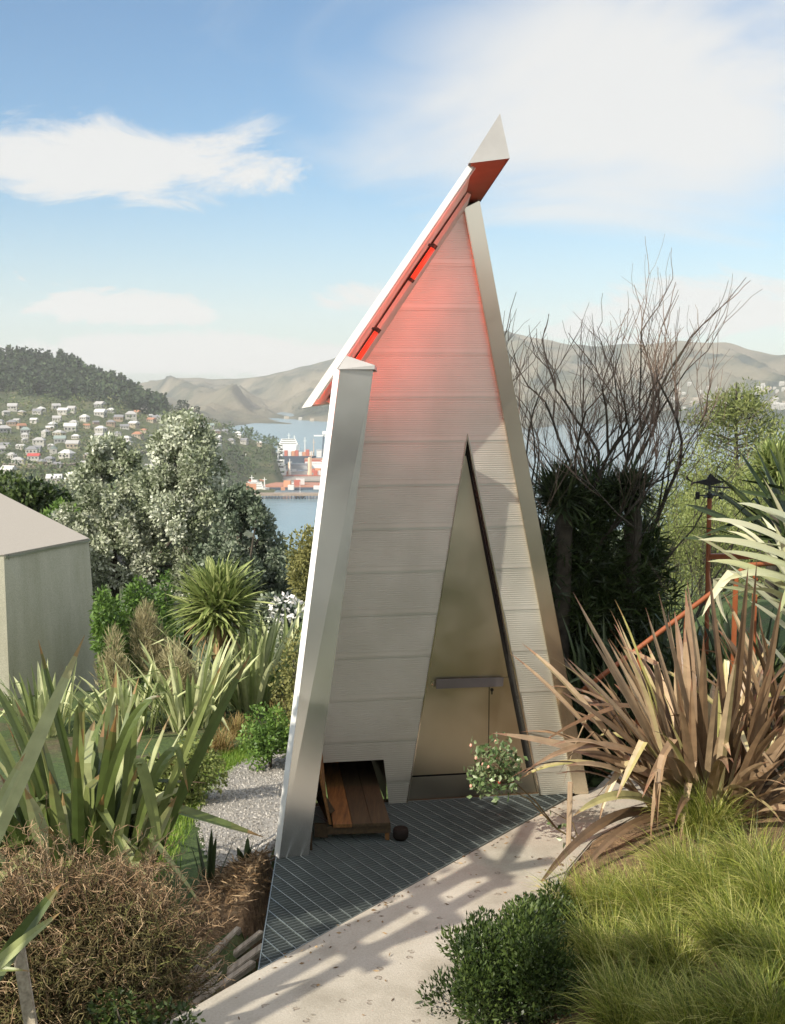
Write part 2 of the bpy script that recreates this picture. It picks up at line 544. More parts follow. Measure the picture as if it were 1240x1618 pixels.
def concrete_material():
    """Pale pavement: cloudy wear, fine grit and small shell-shaped dents."""
    m, nt, b, out = new_mat("pale concrete")
    tcn = nnode(nt, 'ShaderNodeTexCoord'); vec = tcn.outputs['Object']
    n = nnode(nt, 'ShaderNodeTexNoise', {'Scale': 1.6, 'Detail': 8, 'Roughness': 0.6}); nt.links.new(vec, n.inputs['Vector'])
    c = ramp(nt, n.outputs['Fac'], [(0.28, (.29, .262, .208)), (0.5, (.43, .395, .328)), (0.72, (.49, .456, .39))])
    n2_ = nnode(nt, 'ShaderNodeTexNoise', {'Scale': 60.0, 'Detail': 5, 'Roughness': 0.7}); nt.links.new(vec, n2_.inputs['Vector'])
    g = ramp(nt, n2_.outputs['Fac'], [(0.3, (.78, .76, .74)), (0.6, (1, 1, 1))])
    mx = nnode(nt, 'ShaderNodeMix', data_type='RGBA', blend_type='MULTIPLY'); mx.inputs['Factor'].default_value = .8
    nt.links.new(c, mx.inputs[6]); nt.links.new(g, mx.inputs[7])
    # dents: rings round scattered voronoi cells, broken by noise
    warp = nnode(nt, 'ShaderNodeTexNoise', {'Scale': 22.0, 'Detail': 2}); nt.links.new(vec, warp.inputs['Vector'])
    va = nnode(nt, 'ShaderNodeVectorMath', operation='MULTIPLY_ADD'); nt.links.new(warp.outputs['Color'], va.inputs[0]); va.inputs[1].default_value = (.05, .05, .05); nt.links.new(vec, va.inputs[2])
    v = nnode(nt, 'ShaderNodeTexVoronoi', {'Scale': 4.2, 'Randomness': 1.0}); v.voronoi_dimensions = '2D'; nt.links.new(va.outputs[0], v.inputs['Vector'])
    ring = ramp(nt, v.outputs['Distance'], [(0.0, (0.35,) * 3), (0.05, (0.5,) * 3), (0.085, (1,) * 3), (0.12, (0,) * 3)])
    rnd = nnode(nt, 'ShaderNodeSeparateColor'); nt.links.new(v.outputs['Color'], rnd.inputs[0])
    keep = nnode(nt, 'ShaderNodeMath', operation='GREATER_THAN'); nt.links.new(rnd.outputs[0], keep.inputs[0]); keep.inputs[1].default_value = 0.5
    half = nnode(nt, 'ShaderNodeMath', operation='GREATER_THAN'); nt.links.new(warp.outputs['Fac'], half.inputs[0]); half.inputs[1].default_value = 0.47
    k2 = nnode(nt, 'ShaderNodeMath', operation='MULTIPLY'); nt.links.new(keep.outputs[0], k2.inputs[0]); nt.links.new(half.outputs[0], k2.inputs[1])
    k3 = nnode(nt, 'ShaderNodeMath', operation='MULTIPLY'); nt.links.new(k2.outputs[0], k3.inputs[0]); nt.links.new(ring, k3.inputs[1])
    mx2 = nnode(nt, 'ShaderNodeMix', data_type='RGBA'); nt.links.new(k3.outputs[0], mx2.inputs['Factor']); nt.links.new(mx.outputs[2], mx2.inputs[6]); mx2.inputs[7].default_value = (.2, .165, .125, 1)
    nt.links.new(mx2.outputs[2], b.inputs['Base Color']); b.inputs['Roughness'].default_value = 0.85
    hh = nnode(nt, 'ShaderNodeMath', operation='SUBTRACT'); nt.links.new(n2_.outputs['Fac'], hh.inputs[0]); nt.links.new(k3.outputs[0], hh.inputs[1])
    bp = nnode(nt, 'ShaderNodeBump', {'Strength': 0.5, 'Distance': 0.012}); nt.links.new(hh.outputs[0], bp.inputs['Height']); nt.links.new(bp.outputs[0], b.inputs['Normal'])
    return m


def steel_material(name, col, rough, brush, dirt=0.0, metallic=1.0):
    """Brushed stainless sheet: fine vertical grain, cloudy smears."""
    m, nt, b, out = new_mat(name)
    tcn = nnode(nt, 'ShaderNodeTexCoord'); vec = tcn.outputs['Object']
    mp = nnode(nt, 'ShaderNodeMapping'); mp.inputs['Scale'].default_value = brush; nt.links.new(vec, mp.inputs[0])
    n = nnode(nt, 'ShaderNodeTexNoise', {'Scale': 1.0, 'Detail': 3}); nt.links.new(mp.outputs[0], n.inputs['Vector'])
    sm = nnode(nt, 'ShaderNodeTexNoise', {'Scale': 1.3, 'Detail': 3, 'Roughness': 0.5, 'Distortion': 0.2}); nt.links.new(vec, sm.inputs['Vector'])
    b.inputs['Metallic'].default_value = metallic
    nt.links.new(ramp(nt, sm.outputs['Fac'], [(0.3, tuple(c * (0.86 - dirt) for c in col)), (0.65, col)]), b.inputs['Base Color'])
    mr = nnode(nt, 'ShaderNodeMapRange', {'From Min': 0.3, 'From Max': 0.7, 'To Min': rough * 0.75, 'To Max': rough * 1.3}); nt.links.new(sm.outputs['Fac'], mr.inputs['Value']); nt.links.new(mr.outputs[0], b.inputs['Roughness'])
    ad = nnode(nt, 'ShaderNodeMath', operation='MULTIPLY_ADD'); nt.links.new(sm.outputs['Fac'], ad.inputs[0]); ad.inputs[1].default_value = 0.35; nt.links.new(n.outputs['Fac'], ad.inputs[2])
    bp = nnode(nt, 'ShaderNodeBump', {'Strength': 0.010, 'Distance': 0.004}); nt.links.new(ad.outputs[0], bp.inputs['Height']); nt.links.new(bp.outputs[0], b.inputs['Normal'])
    return m


def wood_material(name, stops, rough=0.7, stretch=(14, 1.2, 14)):
    return noise_mat(name, stops, scale=2.5, detail=7, rough=rough, bump=0.35, bscale=9, stretch=stretch, bdist=0.004)


M_ground = ground_material()
M_conc = concrete_material()
M_edge = flat_mat("sunlit edge white", (.82, .80, .77), 0.4)  # sunlight on the fin's steel edge, put in as white colour
M_peakin = flat_mat("dark red underside", (.22, .09, .06), 0.6)
M_fin = steel_material("brushed stainless steel", (.80, .78, .73), 0.19, (160, 160, 3), metallic=.88)
M_post = steel_material("warm stainless steel", (.72, .65, .52), 0.20, (160, 160, 3), metallic=.94)
M_door = steel_material("golden stainless door", (.66, .59, .45), 0.34, (120, 120, 2.5), dirt=.08)
M_handle = steel_material("dull steel plate", (.27, .255, .27), 0.5, (3, 3, 120))
M_sill = steel_material("grey steel sheet", (.42, .40, .34), 0.42, (3, 3, 90))
M_clad = noise_mat("zinc corrugated cladding", [(0.3, (.56, .55, .485)), (0.7, (.64, .63, .565))], scale=1.4, rough=0.45, metallic=0.70, rough_var=0.06)
M_roofw = flat_mat("white roof trim", (.80, .77, .74), 0.45)
M_soffit = flat_mat("painted soffit", (.72, .60, .54), 0.6)
M_board = flat_mat("soffit board", (.60, .50, .45), 0.55)
M_peak = noise_mat("pale zinc peak", [(0.3, (.33, .32, .31)), (0.7, (.40, .39, .38))], scale=3, rough=0.5)
M_dark = flat_mat("dark gap", (.012, .012, .012), 0.8)
M_black = flat_mat("black rubber", (.015, .014, .013), 0.5)
M_tube = flat_mat("lit red tube", (.25, .01, .004), 0.4, emit=((1.0, .065, .03), 0.6))
M_grate = flat_mat("shaded galvanised bars", (.16, .185, .18), 0.5, metallic=0.4)  # same steel as the cross bars, darkened to stand for shade
M_cross = flat_mat("lit galvanised bars", (.23, .265, .26), 0.4, metallic=0.6)  # same steel, paled for the light the cross bars catch
M_wood = wood_material("shade toned timber", [(0.3, (.08, .034, .009)), (0.5, (.17, .075, .018)), (0.7, (.26, .122, .032))])  # tone lowered to stand for the shade over the bench
M_wood2 = wood_material("shaded old timber", [(0.3, (.032, .019, .007)), (0.6, (.062, .038, .014)), (0.8, (.095, .06, .024))])  # darker bench timber, shade put into its colour
M_greywood = wood_material("weathered grey timber", [(0.3, (.20, .17, .13)), (0.5, (.33, .285, .22)), (0.7, (.44, .39, .31))])
M_stake = wood_material("pale stake", [(0.3, (.30, .21, .13)), (0.7, (.48, .37, .26))], stretch=(14, 14, 1.2))
M_orange = noise_mat("orange painted steel", [(0.3, (.24, .07, .026)), (0.7, (.33, .105, .04))], scale=6, rough=0.45)
M_vane = flat_mat("black iron", (.008, .008, .008), 0.5)
M_bark = noise_mat("dark bark", [(0.3, (.035, .03, .022)), (0.7, (.095, .08, .058))], scale=8, rough=0.95, bump=0.5)
M_twig = noise_mat("reddish grey twigs", [(0.3, (.10, .075, .058)), (0.7, (.22, .16, .125))], scale=4, rough=0.85)
M_box = noise_mat("speckled render", [(0.30, (.36, .34, .265)), (0.5, (.50, .475, .375)), (0.68, (.60, .57, .46))], scale=60, detail=8, rough=0.9, bump=0.4, bscale=120, bdist=0.004)
def stained(m, lo):
    """Rain streaks down a rendered wall."""
    nt = m.node_tree; b = [n for n in nt.nodes if n.type == 'BSDF_PRINCIPLED'][0]
    src = b.inputs['Base Color'].links[0].from_socket
    tcn = nnode(nt, 'ShaderNodeTexCoord'); mp = nnode(nt, 'ShaderNodeMapping'); mp.inputs['Scale'].default_value = (2.2, 2.2, .4); nt.links.new(tcn.outputs['Object'], mp.inputs[0])
    n = nnode(nt, 'ShaderNodeTexNoise', {'Scale': 1.0, 'Detail': 6, 'Roughness': .6}); nt.links.new(mp.outputs[0], n.inputs['Vector'])
    mx = nnode(nt, 'ShaderNodeMix', data_type='RGBA', blend_type='MULTIPLY'); mx.inputs['Factor'].default_value = 1
    nt.links.new(src, mx.inputs[6]); nt.links.new(ramp(nt, n.outputs['Fac'], [(.32, lo), (.6, (1, 1, 1))]), mx.inputs[7]); nt.links.new(mx.outputs[2], b.inputs['Base Color'])


stained(M_box, (.80, .80, .75))
stained(M_clad, (.93, .925, .91))
M_boxtop = noise_mat("speckled pale roof", [(0.30, (.26, .23, .195)), (0.5, (.34, .305, .26)), (0.68, (.39, .355, .31))], scale=60, detail=8, rough=0.9, bump=0.4, bscale=120, bdist=0.004)
M_gravel = noise_mat("pale gravel", [(0.3, (.17, .155, .135)), (0.5, (.29, .27, .245)), (0.7, (.40, .375, .345))], scale=30, detail=8, rough=0.95, bump=1.0, bscale=55, bdist=0.02)
M_stone = leaf_mat("gravel stones", [(0, (.16, .15, .135)), (.6, (.31, .29, .265)), (1, (.46, .435, .40))], rough=0.9, transl=0)
M_mulch = noise_mat("brown mulch", [(0.3, (.06, .035, .016)), (0.5, (.16, .10, .05)), (0.7, (.30, .20, .11))], scale=12, detail=8, rough=0.95, bump=1.0, bscale=40, bdist=0.03)
M_water = None

# ------------------------------------------------------------------ ground
ys = np.concatenate([np.arange(-40, -4, 3.0), np.arange(-4, 5, .5), np.arange(5, 15, 0.14), np.arange(15, 40, 0.8), np.geomspace(40, 900, 60)])
us = np.concatenate([np.linspace(-1, -.34, 24), np.linspace(-.33, .36, 130), np.linspace(.38, 1, 24)])


def sheet(name, X, Y, Z, mat, kind='structure', smooth=True):
    ny, nx = X.shape
    V = np.stack([X, Y, Z], -1).reshape(-1, 3)
    idx = np.arange(ny * nx).reshape(ny, nx)
    Q = np.stack([idx[:-1, :-1], idx[:-1, 1:], idx[1:, 1:], idx[1:, :-1]], -1).reshape(-1, 4)
    me = bpy.data.meshes.new(name)
    me.from_pydata(V.tolist(), [], Q.tolist())
    if smooth:
        me.polygons.foreach_set('use_smooth', np.ones(len(me.polygons), bool))
    o = link(name, me, mat)
    if kind: o['kind'] = kind
    return o


U, Yg = np.meshgrid(us, ys)
Wd = np.maximum(np.abs(Yg) * 1.0, 12.0) * np.where(Yg > 0, 1.0, 1.6)
Xg = U * Wd
# nearer than 12 m the sheet keeps a constant width
sheet('ground', Xg, Yg, ground_z(Xg, Yg), M_ground)

# concrete path: the outline on the ground, a slab with real thickness
edge = [at_z(408, 1533)[:2], at_z(900, 1258)[:2]]
e_dir = edge[1] - edge[0]
outline = [edge[0] - e_dir * 0.10 + np.array([-.42, -.55]), edge[0] + np.array([-.03, -.015]), edge[1] + np.array([0.02, 0.0]), np.array([1.98, 11.2]), np.array([2.7, 12.6]), np.array([3.4, 12.9]),
           np.array([3.3, 11.6]), np.array([2.35, 10.6]), np.array([1.75, 9.9]), np.array([1.45, 9.3]), np.array([1.2, 8.5]), np.array([.95, 7.6]), np.array([.8, 6.0]), np.array([1.4, 3]), np.array([1.4, -3]), np.array([-2.4, -3]), np.array([-2.2, 4.5]), np.array([-1.75, 6.2])]
mb = MB(); mb.prism([(p[0], p[1], 0.0) for p in outline], (0, 0, -0.95))
o = mb.build('concrete_path', M_conc, bevel=0.012); o['kind'] = 'structure'

# gravel path, draped over the ground
gl = [(348, 1412), (326, 1350), (314, 1300), (326, 1256), (352, 1226), (395, 1202), (440, 1188), (500, 1176)]
gr_ = [(400, 1420), (436, 1370), (446, 1300), (455, 1262), (470, 1240), (490, 1225), (505, 1215), (530, 1200)]
GL = np.array([gpt(*p)[:2] for p in gl]); GRr = np.array([gpt(*p)[:2] for p in gr_])
tq = np.linspace(0, len(gl) - 1, 60); kk = np.arange(len(gl))
A = np.stack([np.interp(tq, kk, GL[:, i]) for i in (0, 1)], 1); B = np.stack([np.interp(tq, kk, GRr[:, i]) for i in (0, 1)], 1)
sx = np.linspace(0, 1, 16)
Xp = A[:, None, 0] * (1 - sx) + B[:, None, 0] * sx; Yp = A[:, None, 1] * (1 - sx) + B[:, None, 1] * sx
sheet('gravel_path', Xp, Yp, ground_z(Xp, Yp) + 0.03, M_gravel)
mb = MB(); n = 6000
ia = rng.random(n) * (len(A) - 1); i0 = ia.astype(int); fr = (ia - i0)[:, None]
Pa = A[i0] * (1 - fr) + A[np.minimum(i0 + 1, len(A) - 1)] * fr; Pb = B[i0] * (1 - fr) + B[np.minimum(i0 + 1, len(A) - 1)] * fr
q = (rng.random((n, 1)) * 1.12 - .06); P = Pa * (1 - q) + Pb * q
octa = np.array([[1, 0, 0], [0, 1, 0], [-1, 0, 0], [0, -1, 0], [0, 0, 1], [0, 0, -1]], float)
of = [(0, 1, 4), (1, 2, 4), (2, 3, 4), (3, 0, 4), (1, 0, 5), (2, 1, 5), (3, 2, 5), (0, 3, 5)]


def scatter_stones(mb, P, z, s0, s1):
    n = len(P)
    s = rng.uniform(s0, s1, (n, 1, 1)) * rng.uniform(.6, 1.3, (n, 6, 1)) * rng.uniform(.6, 1.2, (n, 1, 3))
    a = rng.random(n) * 6.28; c, sn = np.cos(a), np.sin(a)
    Vv = octa[None] * s
    X = Vv[..., 0] * c[:, None] - Vv[..., 1] * sn[:, None]; Y = Vv[..., 0] * sn[:, None] + Vv[..., 1] * c[:, None]
    Vv = np.stack([X + P[:, :1], Y + P[:, 1:2], Vv[..., 2] + z[:, None]], -1)
    mb.add(Vv.reshape(-1, 3), [tuple(i + 6 * k for i in f) for k in range(n) for f in of], np.repeat(rng.random(n), 8))


scatter_stones(mb, P, ground_z(P[:, 0], P[:, 1]) + 0.032, .008, .02)
o = mb.build('gravel', M_stone, fixn=False); tag(o, kind='stuff')

# mulch mound beside the grating
c0 = gpt(375, 1425)
mb = MB(); gx, gy = np.meshgrid(np.linspace(-1, 1, 28), np.linspace(-1, 1, 28))
X = c0[0] - .02 + gx * .42; Y = c0[1] + .25 + gy * .95
hh = np.clip(1 - gx ** 2 - gy ** 2, 0, 1) ** .6 * .16
hh = hh + rng.normal(size=hh.shape) * .012 - .02
sheet('mulch_bed', X, Y, ground_z(X, Y) + hh, M_mulch)
mb = MB(); n = 1500
P = np.stack([c0[0] - .02 + rng.normal(size=n) * .2, c0[1] + .25 + rng.normal(size=n) * .42], 1)
zz = ground_z(P[:, 0], P[:, 1]) + np.clip(1 - ((P[:, 0] - c0[0]) / .42) ** 2 - ((P[:, 1] - c0[1] - .25) / .95) ** 2, 0, 1) ** .6 * .16
D = rng.normal(size=(n, 3)) * np.array([1, 1, .3]); D[:, 2] = np.abs(D[:, 2])
add_leaves(mb, np.column_stack([P, zz - .01]), D, rng.uniform(.05, .14, n), .012)
M_straw = leaf_mat("dry bark chips", [(0, (.08, .045, .02)), (.6, (.22, .14, .07)), (1, (.40, .29, .17))], rough=.9, transl=0)
o = mb.build('mulch', M_straw, fixn=False); tag(o, kind='stuff')

# ------------------------------------------------------------------ the pavilion
WA = at_z(640, 1268); WB = at_z(905, 1253)
wt = (WB - WA) / np.linalg.norm(WB - WA); WN = np.array([wt[1], -wt[0], 0.0])
UZ = np.array([0, 0, 1.0])


def wpt(px, py, off=0.0):
    """A photograph pixel on the front wall's plane (or a plane off metres in front of it)."""
    return on_plane(px, py, WA + WN * off, WN)


def wuz(px, py):
    p = wpt(px, py); return np.array([np.dot(p - WA, wt), p[2]])


def w3(u, z, off=0.0):
    return WA + wt * u + UZ * z + WN * off


pav = thing('pavilion', tuple(w3(0.4, 0)), 'tall tapering metal pavilion with red lit eaves and triangular door', 'pavilion')

# front wall: horizontal corrugations with a flat joint every 0.4 m; the door and the bench recess are left open
apex = wuz(733, 322); rb = wuz(907, 1253); la = wuz(574, 566); lz_top = wuz(590, 540)
dA = wuz(738, 694); dL = wuz(644, 1266); dRr = wuz(851, 1255)
nch = wuz(606, 1200)                                       # corner of the bench recess
n_in = wuz(614, 1268)
nleft_b = wuz(526, 1200)


def lerp(a, b, z):
    return a[0] + (b[0] - a[0]) * (z - a[1]) / (b[1] - a[1])


wl0 = wuz(498, 1200)[0]


def wall_left(z):
    if z > la[1]:
        return lerp(la, apex, z)
    return np.interp(z, [nch[1], la[1]], [wl0, la[0] - .03]) if z > nch[1] else lerp(nch, n_in, z)


def wall_right(z):
    return lerp(rb, apex, z) + 0.02


NCHZ = nch[1]
zs, dep = [], []
z = 0.0; joint0 = wuz(577, 486)[1] % 0.402; PITCHZ = 0.0201
zt = apex[1] - 0.05
k = 0
z = joint0 - 0.402
while z < zt:
    for i in range(20):
        b = z + i * PITCHZ
        off = .007 * (1 - i / 19)                     # each sheet laps over the one below
        if i in (0, 1, 19):
            prof = [(0, .002 + off), (.0200, .002 + off)]
        else:
            prof = [(0, -.003 + off), (.0045, -.003 + off), (.0060, .002 + off), (.0165, .002 + off), (.0180, -.003 + off)]
        for dz, d in prof:
            zz = b + dz
            if 0 <= zz <= zt:
                zs.append(zz); dep.append(d)
    z += 0.402
_i = np.interp([NCHZ, dA[1]], zs, dep); zs += [NCHZ, dA[1]]; dep += list(_i)
order = np.argsort(zs, kind='stable'); zs = np.array(zs)[order]; dep = np.array(dep)[order]
mb = MB()


def strip(z0, z1, d0, d1, l0, l1, r0, r1):
    mb.add([w3(l0, z0, d0), w3(r0, z0, d0), w3(r1, z1, d1), w3(l1, z1, d1)], [(0, 1, 2, 3)])


for i in range(len(zs) - 1):
    z0, z1, d0, d1 = zs[i], zs[i + 1], dep[i], dep[i + 1]
    if z1 - z0 < 1e-6: continue
    zl0, zl1 = (z0 + 1e-5, z1) if z0 >= NCHZ - 1e-6 else (z0, z1 - 1e-5)
    l0, l1, r0, r1 = wall_left(zl0), wall_left(zl1), wall_right(z0), wall_right(z1)
    if z1 <= dA[1] + 1e-6:
        a0, a1, b0, b1 = lerp(dL, dA, z0), lerp(dL, dA, z1), lerp(dRr, dA, z0), lerp(dRr, dA, z1)
        strip(z0, z1, d0, d1, l0, l1, a0, a1); strip(z0, z1, d0, d1, b0, b1, r0, r1)
    else:
        strip(z0, z1, d0, d1, l0, l1, r0, r1)
front = mb.build('front_wall', M_clad, pav, fixn=False)

# recess lining (dark) behind the bench opening
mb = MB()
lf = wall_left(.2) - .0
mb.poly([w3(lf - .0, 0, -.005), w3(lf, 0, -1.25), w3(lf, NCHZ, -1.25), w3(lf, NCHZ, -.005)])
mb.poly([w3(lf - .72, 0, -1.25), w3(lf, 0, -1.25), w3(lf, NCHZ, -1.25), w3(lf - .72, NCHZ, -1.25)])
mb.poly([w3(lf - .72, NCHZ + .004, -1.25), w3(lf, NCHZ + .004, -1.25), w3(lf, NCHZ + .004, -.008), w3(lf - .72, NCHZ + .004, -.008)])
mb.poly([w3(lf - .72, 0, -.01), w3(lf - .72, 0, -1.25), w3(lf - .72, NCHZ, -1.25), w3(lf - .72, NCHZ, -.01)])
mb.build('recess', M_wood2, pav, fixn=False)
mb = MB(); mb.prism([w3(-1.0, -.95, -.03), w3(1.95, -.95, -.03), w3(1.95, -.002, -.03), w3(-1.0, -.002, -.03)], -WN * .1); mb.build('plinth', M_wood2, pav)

# door: jamb, leaf, threshold, plate, split, keyhole
door = bpy.data.objects.new('door', None); COL.objects.link(door); door.parent = pav
mb = MB(); IN = -0.10
for (p, q) in (((dL[0], 0), (dA[0], dA[1])), ((dRr[0], 0), (dA[0], dA[1]))):
    mb.poly([w3(p[0], p[1], 0.012), w3(q[0], q[1], 0.012), w3(q[0], q[1], IN), w3(p[0], p[1], IN)])
for sgn, p in ((1, dL), (-1, dRr)):
    # thin bright nosing round the opening
    mb.poly([w3(p[0], 0, .0125), w3(dA[0], dA[1], .0125), w3(dA[0], dA[1] + .06, .0125), w3(p[0] - sgn * .014, 0, .0125)])
mb.build('door_frame', M_post, door, fixn=False)
mb = MB(); th = wuz(650, 1232)[1]
g = 0.012


def dl(z): return lerp(dL, dA, z)
def dr(z): return lerp(dRr, dA, z)


zt_ = dA[1] - 0.16
spl = wuz(776, 1075)[0]
zs_ = 1.16
mb.poly([w3(dl(th + g) + .004, th + g, IN + .02), w3(spl - .004, th + g, IN + .02), w3(spl - .004, zs_, IN + .02), w3(spl + .0, zs_ + .002, IN + .02), w3(dr(zs_ + .01) - .05, zs_ + .002, IN + .02), w3(dr(zt_) - .025, zt_, IN + .02), w3(dl(zt_) + .002, zt_, IN + .02)])
mb.build('door_leaf', M_door, door, fixn=False)
mb = MB()
mb.poly([w3(spl + .004, th + g, IN + .022), w3(dr(th + g) - .055, th + g, IN + .022), w3(dr(zs_) - .05, zs_ - .002, IN + .022), w3(spl + .004, zs_ - .002, IN + .022)])
mb.build('door_side_leaf', M_door, door, fixn=False)
mb = MB(); mb.poly([w3(dl(0) - .0, 0, IN - .01), w3(dr(0), 0, IN - .01), w3(dA[0], dA[1], IN - .01)])
mb.build('door_gap', M_dark, door, fixn=False)
mb = MB(); mb.prism([w3(dl(0) + .004, 0.0, IN + .03), w3(dr(0) - .004, 0.0, IN + .03), w3(dr(th) - .004, th - .006, IN + .03), w3(dl(th) + .004, th - .006, IN + .03)], -WN * .02)
mb.build('threshold', M_sill, door, bevel=.003)
hb = [wuz(690, 1075), wuz(797, 1072), wuz(796, 1086), wuz(690, 1090)]
mb = MB(); mb.prism([w3(p[0], p[1], IN + .07) for p in hb], -WN * .012)
for u in (hb[0][0] + .12, hb[1][0] - .2):
    mb.bar(w3(u, hb[0][1] - .03, IN + .06), w3(u, hb[0][1] - .03, IN + .02), .02, .02)
mb.build('handle_plate', M_handle, door, bevel=.002)
mb = MB(); kp = wuz(780, 1093)
mb.tube([w3(kp[0], kp[1], IN + .02), w3(kp[0], kp[1], IN + .032)], .016, 14)
mb.bar(w3(kp[0], kp[1] - .045, IN + .026), w3(kp[0], kp[1], IN + .026), .011, .012, up=WN)
mb.build('keyhole', M_vane, door)

# right post
pb0, pb1 = wuz(903.5, 1252), wuz(928, 1249)
pt0, pt1 = wuz(729.5, 330), wuz(756, 318)
mb = MB(); PO = 0.05
mb.prism([w3(pb0[0] + .012, 0, PO), w3(pb1[0], 0, PO), w3(pt1[0], pt1[1], PO), w3(pt0[0] + .012, pt0[1], PO)], -WN * .26)
mb.build('corner_post', M_post, pav, bevel=.006)

# left fin: a leaning steel blade that stands on the grating and runs back to the wall
FB0, FB1 = at_z(441, 1356), at_z(487.5, 1351)
FT0, FT1 = at_y(537, 583, 9.76), at_y(590, 583, 9.80)
ztop = FT0[2]
FL0 = at_z(433.5, 1350); FLt = at_y(528, 585, 9.86)
mb = MB()
back_b = np.array([-1.00, 10.55, 0.0]); back_t = np.array([-0.42, 10.62, 3.74])
inn_b = np.array([-0.84, 10.55, 0.0]); inn_t = np.array([-0.24, 10.62, 3.74])
# front face, bright return, outer face, inner face, top
mb.poly([FB0, FB1, FT1, FT0])
mb.poly([FL0, back_b, back_t, FLt])
mb.poly([FB1, inn_b, inn_t, FT1])
mb.poly([FT0, FT1, inn_t, back_t, FLt])
mb.poly([back_b, inn_b, inn_t, back_t])
fin = mb.build('fin', M_fin, pav)
mb = MB(); ev = np.array([-.003, -.003, 0])
mb.prism([FL0 + ev, FB0 + ev, FT0 + ev, FLt + ev], (.012, .02, 0)); mb.build('sunlit_edge', M_edge, fin)  # white strip stands for the sunlit return of the fin
# cap of the fin: a folded plate with a sloping top
mb = MB()
cA = at_y(547, 562, 9.80); cR = at_y(592, 577, 9.735); cRb = at_y(591.5, 583.5, 9.735); cLb = at_y(533.5, 583.5, 9.735); cL = at_y(533, 581, 9.735)
mb.poly([cL, cA, cR, cRb, cLb])
bk = np.array([0.02, .14, -.02])
mb.poly([cA, cA + bk, cR + bk, cR]); mb.poly([cL, cL + bk, cA + bk, cA]); mb.poly([cLb, cLb + bk, cL + bk, cL]); mb.poly([cRb, cR, cR + bk, cRb + bk])
mb.poly([cL + bk, cLb + bk, cRb + bk, cR + bk, cA + bk])
mb.build('fin_cap', M_peak, fin)

# roof: the long left slope, its front edge flaring out past the wall
RY = 9.92
Ro = [at_y(476, 645, RY), at_y(742, 257, RY)]; Ri = [at_y(492, 642, RY), at_y(753, 257, RY)]
Wm = [wpt(524, 640, -.0), wpt(733, 322, 0)]
# plane through the inner front edge and the wall line
KB = 3.6


def back(p, q):
    return p + (q - p) * 1.0 + np.array([0.10, KB, -.0])


Bi = [Wm[0] + np.array([.28, KB, 0]), Wm[1] + np.array([.12, KB, .3])]
nrm_ = np.cross(Ri[1] - Ri[0], Wm[0] - Ri[0]); nrm_ /= np.linalg.norm(nrm_)
if nrm_[0] > 0: nrm_ = -nrm_
Bo = [p + nrm_ * .075 for p in Bi]
mb = MB()
mb.poly([Ro[0], Ri[0], Ri[1], Ro[1]])                     # front fascia
mb.poly([Ro[0], Ro[1], Bo[1], Bo[0]])                     # upper face
mb.poly([Bi[0], Bo[0], Bo[1], Bi[1]])
mb.poly([Ro[0], Bo[0], Bi[0], Ri[0]])                     # lower edge
roof = mb.build('roof', M_roofw, pav)
mb = MB()
up_ = nrm_ * .012
# soffit: a touch above the inner edge, in two rises so it stays planar
s0, s1 = Ri[0] + up_, Ri[1] + up_
mb.poly([s0, s1, Wm[1] + up_, Wm[0] + up_]); mb.poly([Wm[0] + up_, Wm[1] + up_, Bi[1] + up_, Bi[0] + up_])
mb.build('soffit', M_soffit, roof, fixn=False)
# inner rail along the fascia and the board along the wall
mb = MB()
a, b_ = Ri[0] * .97 + Ri[1] * .03, Ri[1]
ins = np.array([0, .05, 0])
mb.bar(a + ins, b_ + ins, .03, .03, up=nrm_)
mb.build('fascia_rail', M_roofw, roof)
mb = MB()
j0, j1 = Wm[0] + (Wm[1] - Wm[0]) * .02, Wm[1]
f0, f1 = j0 + (Ri[0] - Wm[0]) * .42, j1 + (Ri[1] - Wm[1]) * .30
dn = -nrm_ * .035
mb.add([j0 + WN * .012, j1 + WN * .012, f1, f0, j0 + WN * .012 + dn, j1 + WN * .012 + dn, f1 + dn, f0 + dn], [(0, 1, 2, 3), (4, 7, 6, 5), (0, 4, 5, 1), (1, 5, 6, 2), (2, 6, 7, 3), (3, 7, 4, 0)])
mb.build('soffit_board', M_board, roof)


def soff(t, s, off):
    """A point under the soffit: t along the slope (0 low end), s from the fascia (0) to the wall (1)."""
    p = Ri[0] + (Ri[1] - Ri[0]) * t; w = Wm[0] + (Wm[1] - Wm[0]) * t
    return p + (w - p) * s - nrm_ * off


def nearest_t(px, py, s, off):
    best = min(np.linspace(0, 1, 400), key=lambda t: abs((lambda p: 600 - (p[2] - EYE) / p[1] * F - py)(soff(t, s, off))))
    return best


